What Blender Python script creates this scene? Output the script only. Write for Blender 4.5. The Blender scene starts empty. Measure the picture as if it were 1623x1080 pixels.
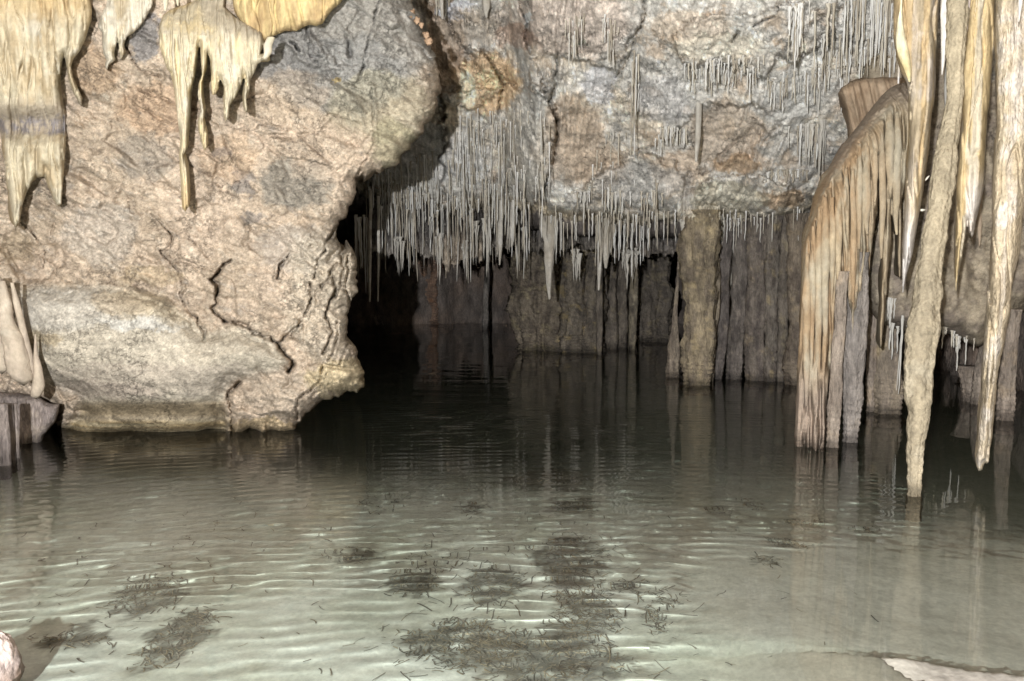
import bpy, math, random
import numpy as np
from mathutils import Vector
random.seed(7); RNG = np.random.RandomState(11)
SC = bpy.context.scene; COL = SC.collection

# ------------------------------------------------------------------ camera, world, flash, exposure
CAM_H = 1.9; FPX = 1262.0; PITCH = math.atan(130/FPX); CX, CY = 811.5, 540.0
cd = bpy.data.cameras.new('camera'); cam = bpy.data.objects.new('camera', cd); COL.objects.link(cam)
cd.sensor_width = 36; cd.lens = 36*FPX/1623; cd.clip_start = .05; cd.clip_end = 200
cam.location = (0, 0, CAM_H); cam.rotation_euler = (math.pi/2-PITCH, 0, 0); SC.camera = cam

w = bpy.data.worlds.new('World'); SC.world = w; w.use_nodes = True
bg = w.node_tree.nodes['Background']; bg.inputs[0].default_value = (.75, .8, 1, 1); bg.inputs[1].default_value = .012

# the photographer's flash, held up to the left of and behind the camera
FLASH = Vector((-1.0, -1.6, 2.25))
ld = bpy.data.lights.new('flash', 'POINT'); fl = bpy.data.objects.new('flash', ld); COL.objects.link(fl)
fl.location = FLASH; ld.energy = 5200; ld.shadow_soft_size = .045; ld.color = (.965, .985, 1.0)
ld.cycles.is_caustics_light = True

SC.view_settings.view_transform = 'Standard'; SC.view_settings.look = 'None'
SC.view_settings.exposure = 0; SC.view_settings.gamma = 1
SC.render.engine = 'CYCLES'
cy = SC.cycles; cy.max_bounces = 8; cy.diffuse_bounces = 2; cy.glossy_bounces = 3; cy.transmission_bounces = 6
cy.transparent_max_bounces = 8; cy.sample_clamp_indirect = 1.5; cy.use_denoising = True
cy.caustics_reflective = False; cy.caustics_refractive = True; cy.blur_glossy = 0
cy.use_adaptive_sampling = True; cy.adaptive_threshold = .015

# ------------------------------------------------------------------ pixel <-> world
CP, SP = math.cos(PITCH), math.sin(PITCH)
def ray(px, py):
    x = (np.asarray(px, float)-CX)/FPX; u = (CY-np.asarray(py, float))/FPX
    return np.stack([x+0*u, CP+u*SP+0*x, -SP+u*CP+0*x], -1)      # camera forward = (0,CP,-SP), up = (0,SP,CP)
def at(px, py, Y):
    d = ray(px, py); t = np.asarray(Y, float)/d[..., 1]
    return d*t[..., None]+np.array([0, 0, CAM_H])
def pix(P):
    P = np.asarray(P, float); y = P[..., 1]; z = P[..., 2]-CAM_H
    f = y*CP-z*SP; u = y*SP+z*CP
    return CX+P[..., 0]/f*FPX, CY-u/f*FPX
def waterY(py):                                                     # distance at which a pixel row meets the water
    d = ray(CX, py); return float(-CAM_H/d[2]*d[1])

# ------------------------------------------------------------------ noise
PERM = RNG.permutation(512).astype(np.int32); PERM = np.concatenate([PERM, PERM, PERM])
G = RNG.normal(size=(512, 3)); G /= np.linalg.norm(G, axis=1)[:, None]
G = G.astype(np.float32)
def perlin(P):
    P = np.asarray(P, np.float32); sh = P.shape[:-1]; P = P.reshape(-1, 3)
    I = np.floor(P).astype(np.int32); F = P-I; I &= 511
    U = F*F*F*(F*(F*6-15)+10); out = 0
    for a in (0, 1):
        pa = PERM[(I[:, 0]+a) & 511]; wa = U[:, 0] if a else 1-U[:, 0]
        for b in (0, 1):
            pb = PERM[(pa+I[:, 1]+b) & 511]; wb = U[:, 1] if b else 1-U[:, 1]
            for c in (0, 1):
                g = G[PERM[(pb+I[:, 2]+c) & 511]]; wc = U[:, 2] if c else 1-U[:, 2]
                out = out+wa*wb*wc*(g[:, 0]*(F[:, 0]-a)+g[:, 1]*(F[:, 1]-b)+g[:, 2]*(F[:, 2]-c))
    return (out*1.6).reshape(sh)
def fbm(P, f=1., o=5, g=.5, seed=0, ridge=False):
    P = np.asarray(P, np.float32); a = 1.; s = 0; n = 0
    for i in range(o):
        v = perlin(P*f+seed*7.31+i*3.17)
        if ridge: v = 1-2*np.abs(v)
        s = s+a*v; n += a; a *= g; f *= 2.07
    return s/n
def sm(a, b, x):
    t = np.clip((x-a)/(b-a), 0, 1); return t*t*(3-2*t)
def cells(P, f, seed=0):
    """distance to nearest / second nearest jittered cell point (3D)"""
    P = np.asarray(P, np.float32); sh = P.shape[:-1]; Q = P.reshape(-1, 3)*f+seed*5.7; I = np.floor(Q).astype(np.int32)
    d1 = np.full(len(Q), 9., np.float32); d2 = d1.copy(); h = np.zeros(len(Q), np.float32)
    for a in (-1, 0, 1):
        for b in (-1, 0, 1):
            for c in (-1, 0, 1):
                J = I+np.array([a, b, c]); k = PERM[(PERM[(PERM[J[:, 0] & 511]+J[:, 1]) & 511]+J[:, 2]) & 511]
                p = J+.5+.45*G[k]; d = np.sqrt(((Q-p)**2).sum(1))
                nw = d < d1; d2 = np.where(nw, d1, np.minimum(d2, d)); h = np.where(nw, k/512., h); d1 = np.where(nw, d, d1)
    return d1.reshape(sh), d2.reshape(sh), h.reshape(sh)

def part_of(o, parent, name):
    from mathutils import Matrix
    o.name = name; o.parent = parent; o.matrix_parent_inverse = Matrix.Translation(-parent.location)
    for k in ('label', 'category', 'group', 'kind'):
        if k in o: del o[k]
# ------------------------------------------------------------------ colour helpers (sRGB 0-255 -> linear)
def C(r, g, b):
    v = np.array([r, g, b])/255.; v = v*.74+(.3*v[0]+.59*v[1]+.11*v[2])*.26; return np.where(v < .04045, v/12.92, ((v+.055)/1.055)**2.4)
def mix(a, b, t):
    t = np.asarray(t)[..., None]; return a*(1-t)+b*t

# ------------------------------------------------------------------ materials
def nd(nt, t, **k):
    n = nt.nodes.new(t)
    for a, b in k.items(): setattr(n, a, b)
    return n
def rock_mat(name, rough=.75, spec=.3, bump=.5, fine=60., var=.35, stretch=None, dist=.012, crack=0., pits=0.):
    m = bpy.data.materials.new(name); m.use_nodes = True; nt = m.node_tree; L = nt.links
    bs = nt.nodes['Principled BSDF']; bs.inputs['Roughness'].default_value = rough
    bs.inputs['Specular IOR Level'].default_value = spec
    at_ = nd(nt, 'ShaderNodeAttribute', attribute_name='pigment')
    tc = nd(nt, 'ShaderNodeTexCoord'); mp = nd(nt, 'ShaderNodeMapping')
    L.new(tc.outputs['Object'], mp.inputs[0])
    if stretch: mp.inputs['Scale'].default_value = stretch
    n1 = nd(nt, 'ShaderNodeTexNoise'); n1.inputs['Scale'].default_value = fine; n1.inputs['Detail'].default_value = 7
    n1.inputs['Roughness'].default_value = .68
    n2 = nd(nt, 'ShaderNodeTexNoise'); n2.inputs['Scale'].default_value = fine*.16; n2.inputs['Detail'].default_value = 8
    n2.inputs['Roughness'].default_value = .65; n2.inputs['Distortion'].default_value = .8
    for n in (n1, n2): L.new(mp.outputs[0], n.inputs['Vector'])
    r1 = nd(nt, 'ShaderNodeMapRange'); r1.inputs[1].default_value = .3; r1.inputs[2].default_value = .7
    r1.inputs[3].default_value = 1-var; r1.inputs[4].default_value = 1+var*.7
    L.new(n1.outputs[0], r1.inputs[0])
    r2 = nd(nt, 'ShaderNodeMapRange'); r2.inputs[1].default_value = .35; r2.inputs[2].default_value = .65
    r2.inputs[3].default_value = 1-var*.6; r2.inputs[4].default_value = 1+var*.4
    L.new(n2.outputs[0], r2.inputs[0])
    mu = nd(nt, 'ShaderNodeMath', operation='MULTIPLY'); L.new(r1.outputs[0], mu.inputs[0]); L.new(r2.outputs[0], mu.inputs[1])
    vm = nd(nt, 'ShaderNodeVectorMath', operation='SCALE'); L.new(at_.outputs['Color'], vm.inputs[0]); L.new(mu.outputs[0], vm.inputs['Scale'])
    L.new(vm.outputs[0], bs.inputs['Base Color'])
    ad = nd(nt, 'ShaderNodeMath', operation='MULTIPLY_ADD'); L.new(n2.outputs[0], ad.inputs[0]); ad.inputs[1].default_value = 2.2; L.new(n1.outputs[0], ad.inputs[2])
    mk = nd(nt, 'ShaderNodeTexNoise'); mk.inputs['Scale'].default_value = 1.3; mk.inputs['Detail'].default_value = 5; mk.inputs['Roughness'].default_value = .6; L.new(tc.outputs['Object'], mk.inputs['Vector'])
    mr = nd(nt, 'ShaderNodeMapRange'); mr.inputs[1].default_value = .42; mr.inputs[2].default_value = .6; mr.inputs[3].default_value = .25; mr.inputs[4].default_value = 1.15; L.new(mk.outputs[0], mr.inputs[0])
    mm = nd(nt, 'ShaderNodeMath', operation='MULTIPLY'); L.new(ad.outputs[0], mm.inputs[0]); L.new(mr.outputs[0], mm.inputs[1])
    top = mm.outputs[0]
    if crack:
        # fine darkened fissures following warped cell edges, present only in places
        wn = nd(nt, 'ShaderNodeTexNoise'); wn.inputs['Scale'].default_value = 3.2; wn.inputs['Detail'].default_value = 9; wn.inputs['Roughness'].default_value = .72
        L.new(mp.outputs[0], wn.inputs['Vector'])
        wa = nd(nt, 'ShaderNodeVectorMath', operation='MULTIPLY_ADD'); wa.inputs[1].default_value = (.9, .9, .9); L.new(wn.outputs['Color'], wa.inputs[0]); L.new(mp.outputs[0], wa.inputs[2])
        vo = nd(nt, 'ShaderNodeTexVoronoi', feature='DISTANCE_TO_EDGE'); vo.inputs['Scale'].default_value = 3.4; L.new(wa.outputs[0], vo.inputs['Vector'])
        vr = nd(nt, 'ShaderNodeMapRange'); vr.inputs[1].default_value = 0; vr.inputs[2].default_value = .035; vr.inputs[3].default_value = 1; vr.inputs[4].default_value = 0; L.new(vo.outputs['Distance'], vr.inputs[0])
        wm = nd(nt, 'ShaderNodeTexNoise'); wm.inputs['Scale'].default_value = 1.7; wm.inputs['Detail'].default_value = 4; L.new(tc.outputs['Object'], wm.inputs['Vector'])
        wr = nd(nt, 'ShaderNodeMapRange'); wr.inputs[1].default_value = .5; wr.inputs[2].default_value = .62; L.new(wm.outputs[0], wr.inputs[0])
        km = nd(nt, 'ShaderNodeMath', operation='MULTIPLY'); L.new(vr.outputs[0], km.inputs[0]); L.new(wr.outputs[0], km.inputs[1])
        kb = nd(nt, 'ShaderNodeMath', operation='MULTIPLY_ADD'); kb.inputs[1].default_value = -2.2*crack; L.new(km.outputs[0], kb.inputs[0]); L.new(top, kb.inputs[2]); top = kb.outputs[0]
        kd = nd(nt, 'ShaderNodeMath', operation='MULTIPLY_ADD'); kd.inputs[1].default_value = -.6*min(1, crack); kd.inputs[2].default_value = 1; L.new(km.outputs[0], kd.inputs[0])
        vm2 = nd(nt, 'ShaderNodeVectorMath', operation='SCALE'); L.new(vm.outputs[0], vm2.inputs[0]); L.new(kd.outputs[0], vm2.inputs['Scale']); L.new(vm2.outputs[0], bs.inputs['Base Color'])
    if pits:
        pv = nd(nt, 'ShaderNodeTexVoronoi'); pv.inputs['Scale'].default_value = fine*.9; L.new(mp.outputs[0], pv.inputs['Vector'])
        pm = nd(nt, 'ShaderNodeMath', operation='MULTIPLY_ADD'); pm.inputs[1].default_value = -pits; L.new(pv.outputs['Distance'], pm.inputs[0]); L.new(top, pm.inputs[2]); top = pm.outputs[0]
    bp = nd(nt, 'ShaderNodeBump'); bp.inputs['Strength'].default_value = bump; bp.inputs['Distance'].default_value = dist
    L.new(top, bp.inputs['Height']); L.new(bp.outputs[0], bs.inputs['Normal'])
    return m
M_ROCK = rock_mat('rough_limestone', .85, .2, .62, 48, .3, dist=.018, crack=1.6, pits=.15)
M_CEIL = rock_mat('crusted_limestone', .85, .2, .7, 40, .36, (1, 1, .6), dist=.022, crack=1.1, pits=.25)
M_FLOW = rock_mat('cream_flowstone', .75, .15, .5, 30, .16, (1, 1, .65), .018, pits=.15)
M_CRUST = rock_mat('crusty_flowstone', .85, .12, .9, 40, .3, (1, 1, .8), .02, pits=.5)
M_COLM = rock_mat('ribbed_flowstone', .75, .25, .9, 46, .45, (1, 1, .28), .03, pits=.3)
M_FLOOR = rock_mat('pale_silt', .95, .1, .4, 30, .18, dist=.01)
M_STRAW = rock_mat('calcite_straw', .5, .4, .2, 60, .12)
M_WEED = rock_mat('dead_seagrass', .9, .1, .3, 80, .4)

# ------------------------------------------------------------------ object helpers
def tag(o, label=None, cat=None, group=None, kind=None):
    for k, v in (('label', label), ('category', cat), ('group', group), ('kind', kind)):
        if v: o[k] = v
    return o
def mesh(name, V, F, col=None, mat=None, smooth=True, parent=None):
    V = np.asarray(V, np.float32); me = bpy.data.meshes.new(name)
    if isinstance(F, np.ndarray):
        n, k = F.shape; me.vertices.add(len(V)); me.vertices.foreach_set('co', V.ravel())
        me.loops.add(n*k); me.loops.foreach_set('vertex_index', F.ravel().astype(np.int32))
        me.polygons.add(n); me.polygons.foreach_set('loop_start', np.arange(0, n*k, k, dtype=np.int32))
        me.update(calc_edges=True)
    else:
        me.from_pydata([tuple(v) for v in V.tolist()], [], F)
    if smooth: me.polygons.foreach_set('use_smooth', np.ones(len(me.polygons), bool))
    if col is not None:
        ca = me.color_attributes.new('pigment', 'FLOAT_COLOR', 'POINT')
        c4 = np.ones((len(V), 4), np.float32); c4[:, :3] = np.clip(col, .004, .9); ca.data.foreach_set('color', c4.ravel())
    me.validate()
    o = bpy.data.objects.new(name, me); COL.objects.link(o)
    if mat: me.materials.append(mat)
    if parent: o.parent = parent
    return o
def set_origin(o, p):
    """move the object's origin to p, keeping the mesh where it stands"""
    me = o.data; co = np.empty(len(me.vertices)*3, np.float32); me.vertices.foreach_get('co', co)
    co = co.reshape(-1, 3)-np.asarray(p, np.float32); me.vertices.foreach_set('co', co.ravel()); o.location = tuple(float(v) for v in p); me.update()
def grid_faces(nr, nc):
    i = np.arange(nr-1)[:, None]*nc+np.arange(nc-1)[None]; i = i.ravel()
    return np.stack([i, i+1, i+nc+1, i+nc], 1)
def Z(x0, y0, s, pts): return [(x0+a/s, y0+b/s) for a, b in pts]
def R1z(p): return Z(0, 0, 2.842, p)
def R2z(p): return Z(400, 0, 2.842, p)
def R3z(p): return Z(800, 0, 2.842, p)
def R4z(p): return Z(1200, 0, 2.842, p)
def R5z(p): return Z(0, 350, 2.634, p)
def R6z(p): return Z(400, 300, 2.842, p)
def R7z(p): return Z(800, 300, 2.842, p)
def Az(p): return Z(1380, 0, 5.4, p)
def Bz(p): return Z(1380, 180, 3.6, p)
def Cz(p): return Z(1250, 380, 3., p)
def Dz(p): return Z(1420, 440, 3., p)

def polydist(px, py, poly, closed=True):
    """unsigned distance, nearest point and inside flag for arrays of points against a polygon / polyline"""
    A = np.array(poly, float); B = np.roll(A, -1, 0)
    if not closed: A, B = A[:-1], B[:-1]
    sh = px.shape; x = px.ravel(); y = py.ravel(); best = np.full(len(x), 1e9); nx = x.copy(); ny = y.copy(); ins = np.zeros(len(x), bool)
    for (ax, ay), (bx, by) in zip(A, B):
        dx, dy = bx-ax, by-ay; L = dx*dx+dy*dy+1e-9
        t = np.clip(((x-ax)*dx+(y-ay)*dy)/L, 0, 1); qx = ax+t*dx; qy = ay+t*dy
        d = (x-qx)**2+(y-qy)**2; m = d < best; best = np.where(m, d, best); nx = np.where(m, qx, nx); ny = np.where(m, qy, ny)
        if closed and ay != by:
            c = ((ay > y) != (by > y)) & (x < (bx-ax)*(y-ay)/(by-ay)+ax); ins ^= c
    return np.sqrt(best).reshape(sh), nx.reshape(sh), ny.reshape(sh), ins.reshape(sh)
def rough_poly(poly, step=4., amp=2., seed=0, f=.07, ok=None):
    out = []
    n = len(poly)
    for i in range(n):
        a = np.array(poly[i]); b = np.array(poly[(i+1) % n]); L = np.linalg.norm(b-a); k = max(1, int(L/step))
        nrm = np.array([b[1]-a[1], a[0]-b[0]])/(L+1e-9)
        for j in range(k):
            p = a+(b-a)*j/k
            v = fbm(np.array([[p[0]*f, p[1]*f, seed]]), .45, 5, .68, seed)[0]
            out.append(tuple(p+nrm*v*amp*2))
    return out
def relief(name, poly, depth, color, step=2., ew=20., ed=.3, thick=.6, mat=None, rough=(4., 1.5), parent=None, holes=(), seed=0):
    """solid rock mass whose front is traced by an outline: rounded edge (ew px wide, ed metres deep), real depth map, side walls back"""
    P_ = rough_poly(poly, rough[0], rough[1], seed) if rough else poly
    xs = [p[0] for p in P_]; ys = [p[1] for p in P_]
    gx = np.arange(min(xs)-step, max(xs)+2*step, step); gy = np.arange(min(ys)-step, max(ys)+2*step, step)
    X, Y = np.meshgrid(gx, gy); d, nx, ny, ins = polydist(X, Y, P_)
    for h in holes:
        dh, hx, hy, ih = polydist(X, Y, h); m = (dh < d) & ins | ih
        d = np.where(m, dh, d); nx = np.where(m, hx, nx); ny = np.where(m, hy, ny); ins = ins & ~ih
    nc = len(gx); F = grid_faces(len(gy), nc); fi = ins.ravel()
    F = F[fi[F].sum(1) >= 1]
    X = np.where(ins, X, nx); Y = np.where(ins, Y, ny); d = np.where(ins, d, 0)
    t = np.clip(d/ew, 0, 1); D, Cc = depth(X, Y, d), None
    D = D+ed*(1-np.sqrt(np.clip(1-(1-t)**2, 0, 1)))
    V = at(X, Y, D); Cc = color(X, Y, V, d)
    used = np.unique(F); remap = -np.ones(X.size, np.int64); remap[used] = np.arange(len(used)); F = remap[F]
    V = V.reshape(-1, 3)[used]; Cc = np.broadcast_to(Cc, X.shape+(3,)).reshape(-1, 3)[used]
    E = np.concatenate([F[:, [0, 1]], F[:, [1, 2]], F[:, [2, 3]], F[:, [3, 0]]]); key = np.sort(E, 1); kk = key[:, 0]*len(V)+key[:, 1]
    u, idx, cnt = np.unique(kk, return_index=True, return_counts=True); B = E[idx[cnt == 1]]
    bv = np.unique(B); bm = -np.ones(len(V), np.int64)
    o1 = V[bv]*1.; cen = V.mean(0); dirv = (o1-np.array([0, 0, CAM_H])); dirv /= np.linalg.norm(dirv, axis=1)[:, None]
    rings = []; base = len(V); cols = [Cc]; prev = bv; Fs = [F]; Vs = [V]
    for k, tk in enumerate((.35, 1.)):
        q = o1+dirv*thick*tk; q[:, [0, 2]] += (cen-q)[:, [0, 2]]*.05*tk
        q += .04*thick*np.stack([perlin(q*3+s) for s in (1, 5, 9)], -1)
        bm[:] = -1; bm[bv] = np.arange(len(bv)); lo = prev[bm[B]]; new = np.arange(base, base+len(bv)); hi = new[bm[B]]
        Fs.append(np.stack([lo[:, 1], lo[:, 0], hi[:, 0], hi[:, 1]], 1)); Vs.append(q); cols.append(Cc[bv]); prev = new; base += len(bv)
    F = np.concatenate(Fs)[:, ::-1]
    return mesh(name, np.concatenate(Vs), F, np.concatenate(cols), mat, parent=parent)
def tube(name, path, Yd, color, mat=None, nseg=20, flat=1., bumps=(.12, 3., 12.), ribs=0., rings=0., step=.03, tip=True, parent=None, seed=0, below=0., up=0.):
    """stalactite or column: path = (px, py, radius px) top to bottom at distance Yd; below = metres continued under the water, up = metres continued into the ceiling"""
    Yd = [Yd]*len(path) if np.isscalar(Yd) else Yd
    P = [at(a, b, y) for (a, b, r), y in zip(path, Yd)]; R = [r*y/FPX for (a, b, r), y in zip(path, Yd)]
    if below: P.append(P[-1]-np.array([0, 0, below])); R.append(R[-1]*1.08)
    if up: P.insert(0, P[0]+np.array([0, 0, up])); R.insert(0, R[0]*1.25)
    P = np.array(P); R = np.array(R); L = np.r_[0, np.cumsum(np.linalg.norm(np.diff(P, axis=0), axis=1))]
    n = max(6, int(L[-1]/step)); s = np.linspace(0, L[-1], n)
    # smooth interpolation
    ctr = np.stack([np.interp(s, L, P[:, k]) for k in range(3)], 1); rr = np.interp(s, L, R)
    k = np.array([1, 2, 3, 2, 1.])/9
    for q in range(2):
        pad = np.pad(ctr, ((2, 2), (0, 0)), 'edge'); ctr2 = sum(k[i]*pad[i:i+n] for i in range(5)); ctr2[0] = ctr[0]; ctr2[-1] = ctr[-1]; ctr = ctr2
        pr = np.pad(rr, 2, 'edge'); rr2 = sum(k[i]*pr[i:i+n] for i in range(5)); rr2[-1] = rr[-1]; rr = rr2
    wob = np.stack([0*s+seed+P[0][0]*3.7, s*1.6, 0*s+P[0][1]], -1); rr = rr*(1+.2*perlin(wob)+.1*perlin(wob*[1, 3.1, 1])); ctr[:, 0] += .22*rr*perlin(wob*[1, 1.3, 1]+9)
    a = np.linspace(0, 2*np.pi, nseg, endpoint=False)
    U = np.stack([np.cos(a), np.sin(a)*flat, 0*a], 1)
    V = ctr[:, None]+U[None]*rr[:, None, None]
    amp, f1, f2 = bumps
    q = V*np.array([1, 1, .45])
    dsp = amp*(fbm(q, f1, 3, .6, seed+.3)+.7*fbm(V, f2, 3, .6, seed+2.2))
    if ribs: dsp = dsp+ribs*(perlin(np.stack([U[None, :, 0]*2.6+0*V[..., 0]+seed, U[None, :, 1]*2.6+0*V[..., 0], V[..., 2]*.35], -1)) + .5*np.abs(perlin(np.stack([U[None, :, 0]*6+0*V[..., 0], U[None, :, 1]*6+seed+0*V[..., 0], V[..., 2]*.6], -1))))
    if rings:
        wz = sm(.75, .05, V[..., 2]); dsp = dsp+rings*wz*(np.abs(((V[..., 2]+.02*perlin(V*5))*15) % 1-.5)*2-.5+.5*(np.abs(((V[..., 2]+.01*perlin(V*9))*37) % 1-.5)*2-.5))
    V = V+U[None]*(rr[:, None]*dsp)[..., None]
    F = []
    i = np.arange(n-1)[:, None]*nseg; j = np.arange(nseg)[None]; jn = (j+1) % nseg
    F = np.stack([(i+j), (i+nseg+j), (i+nseg+jn), (i+jn)], -1).reshape(-1, 4)
    V = V.reshape(-1, 3); cols = color(*pix(V), V, None)
    end = ctr[-1]+np.array([0, 0, -rr[-1]*(.8 if tip else .0)]); top = ctr[0]
    V = np.concatenate([V, [end, top]]); cols = np.broadcast_to(cols, (len(V)-2, 3)) if cols.ndim == 2 else cols
    cols = np.concatenate([cols, cols[-1:], cols[:1]])
    e = len(V)-2; jj = np.arange(nseg); b0 = (n-1)*nseg
    F = F.tolist()+[[b0+a_, e, b0+(a_+1) % nseg] for a_ in range(nseg)]+[[(a_+1) % nseg, e+1, a_] for a_ in range(nseg)]
    return mesh(name, V, F, cols, mat, parent=parent)

def blobs(X, Y, base, items, seed=0, wf=.02, wa=18):
    """pigment patches: (cx, cy, rx, ry, colour, strength) with frayed outlines"""
    q = np.stack([X*wf, Y*wf, 0*X+seed], -1); u = fbm(q, 1, 6, .7, seed)*wa*2.6; v = fbm(q+31, 1, 6, .7, seed)*wa*2.6
    out = base
    for cx, cy_, rx, ry, c, s in items:
        r = np.sqrt(((X+u-cx)/rx)**2+((Y+v-cy_)/ry)**2); out = mix(out, c, s*sm(1.12, .82, r))
    return out

# ================================================================== SETTING
# ---- cave ceiling: slopes down and away to a lip, then a stained step, then a low roof running to the back
LIP = np.array([(-400, 335), (560, 300), (600, 322), (650, 332), (720, 340), (800, 335), (835, 338), (850, 338), (900, 352), (1000, 356), (1080, 352), (1140, 345), (1200, 352), (1245, 352), (1290, 330), (1400, 340), (2100, 340)], float)
LIPY = np.array([(-400, 13.5), (560, 14.5), (800, 14.2), (850, 13.0), (1000, 12.9), (1100, 12.3), (1300, 12.0), (1700, 11.5), (2100, 11)], float)
def lip(px): return np.interp(px, LIP[:, 0], LIP[:, 1])
CEIL_POLYS = [  # (outline, closer by metres, edge px)
    (R3z([(-280, 420), (-100, 400), (60, 380), (190, 400), (235, 540), (235, 620), (222, 720), (180, 860), (110, 950), (-280, 950)]), .45, 16),
    (R3z([(790, 290), (760, 150), (900, 60), (1100, 60), (1300, 20), (1500, -60), (1500, 120), (1420, 190), (1330, 285), (1230, 265), (1180, 350), (1110, 345), (1060, 290), (850, 300)]), .32, 12),
    (R3z([(-10, -60), (65, -10), (100, 100), (95, 170), (115, 240), (160, 330), (190, 440), (60, 380), (-100, 330), (-250, 150), (-250, -60)]), .28, 14),
    (R3z([(115, -60), (630, -60), (630, 80), (600, 140), (560, 185), (545, 270), (500, 340), (410, 300), (300, 260), (180, 230), (120, 150), (70, 0)]), .2, 14),
    (R3z([(820, 820), (750, 700), (600, 690), (440, 770), (200, 930), (130, 960), (820, 990)]), .3, 18),
    (R3z([(860, 840), (1000, 780), (1200, 800), (1330, 850), (1420, 900), (1400, 960), (1250, 975), (1100, 970), (1000, 990), (830, 960)]), .35, 26),
    (R3z([(590, 670), (700, 650), (900, 470), (1150, 470), (1180, 620), (1110, 690), (960, 740), (900, 800), (760, 760)]), -.2, 16),
    (R3z([(1160, 350), (1500, 270), (1520, 560), (1330, 540), (1250, 570), (1170, 640), (1130, 520)]), .1, 16),
    (Z(620, 0, 5.8, [(640, 980), (680, 460), (835, 465), (890, 540), (960, 640), (1030, 800), (1020, 870), (880, 930), (780, 1000)]), .4, 12),
]
CEIL_CRACKS = [(R3z([(65, -20), (72, 40), (100, 100), (95, 170), (115, 240)]), 4, .3), (R3z([(240, 240), (230, 380), (200, 460), (235, 540), (235, 620), (225, 700), (175, 860)]), 4, .35),
               (R3z([(630, -20), (633, 80), (600, 140), (560, 185)]), 3.5, .25), (R3z([(585, 190), (548, 280), (500, 350)]), 3.5, .25), (R3z([(850, 850), (850, 1000), (840, 1080)]), 2.5, .2),
               (R3z([(800, 460), (780, 540), (785, 600)]), 2.5, .2), (R3z([(1240, 575), (1200, 600), (1170, 640)]), 2.5, .15), (R3z([(1060, 620), (970, 700), (965, 735)]), 2.5, .2), (R3z([(1350, 560), (1440, 520)]), 2, .1),
               (Z(620, 0, 5.8, [(540, 210), (600, 340), (640, 400), (700, 470)]), 3.5, .25), (Z(620, 0, 5.8, [(835, 465), (900, 550), (970, 660), (1035, 800), (1000, 900), (990, 1043)]), 3.5, .3),
               (R3z([(1120, 120), (1160, 95), (1215, 75)]), 3, .25), (R3z([(1025, 185), (1050, 145)]), 5, .3)]
def ceil_macro(X, Y):
    """distance of the ceiling above the lip, without the fine relief"""
    ly = lip(X); LY = np.interp(X, LIPY[:, 0], LIPY[:, 1])
    t = np.clip((ly-Y)/340., 0, 1.6)
    D = LY-2.9*t**.85-.25*sm(.12, 0, t)*-1
    for p, off, ew in CEIL_POLYS:
        xs = [q[0] for q in p]; ys = [q[1] for q in p]
        m = (X > min(xs)-60) & (X < max(xs)+60) & (Y > min(ys)-60) & (Y < max(ys)+60)
        if not m.any(): continue
        wx = X[m]+fbm(np.stack([X[m]*.05, Y[m]*.05, 0*X[m]], -1), 1, 5, .65, 3)*22; wy = Y[m]+fbm(np.stack([X[m]*.05, Y[m]*.05, 5+0*X[m]], -1), 1, 5, .65, 4)*22
        d, _, _, ins = polydist(wx, wy, p); s = np.where(ins, d, -d)
        # rounded lobe: steep at the edge, domed inside
        prof = sm(-2, ew*.3, s)*.8+.2*sm(0, 60, s)
        D[m] = D[m]-1.25*off*prof
    return D
def ceil_depth(X, Y):
    X = np.asarray(X, float); Y = np.asarray(Y, float); D = ceil_macro(X, Y)
    P = at(X, Y, D)
    n = .26*fbm(P, .8, 3, .5, 1)+.09*fbm(P, 2.4, 4, .5, 2, True)+.06*fbm(P, 8, 4, .6, 3)+.04*fbm(P, 24, 3, .65, 8, True)
    # vertical crusts of old drip rills
    rl = perlin(np.stack([P[..., 0]*26, P[..., 1]*2, P[..., 2]*2.], -1)); rm = 1.5*sm(-.2, .25, fbm(P, 1.1, 3, .5, 12)+.25*sm(120, 20, lip(X)-Y))
    n = n-rm*.06*np.clip(rl, -.3, 1)-rm*.03*np.clip(perlin(np.stack([P[..., 0]*60, P[..., 1]*3, P[..., 2]*3.], -1)), -.2, 1)
    D = D+n
    for c, wd, dp in CEIL_CRACKS:
        xs = [q[0] for q in c]; ys = [q[1] for q in c]; m = (X > min(xs)-20) & (X < max(xs)+20) & (Y > min(ys)-20) & (Y < max(ys)+20)
        if not m.any(): continue
        wx = X[m]+perlin(np.stack([X[m]*.12, Y[m]*.12, 0*X[m]], -1))*3
        d = polydist(wx, Y[m], c, False)[0]; D[m] = D[m]+dp*1.5*np.exp(-(d/(wd*.42))**2)
    return D
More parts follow.
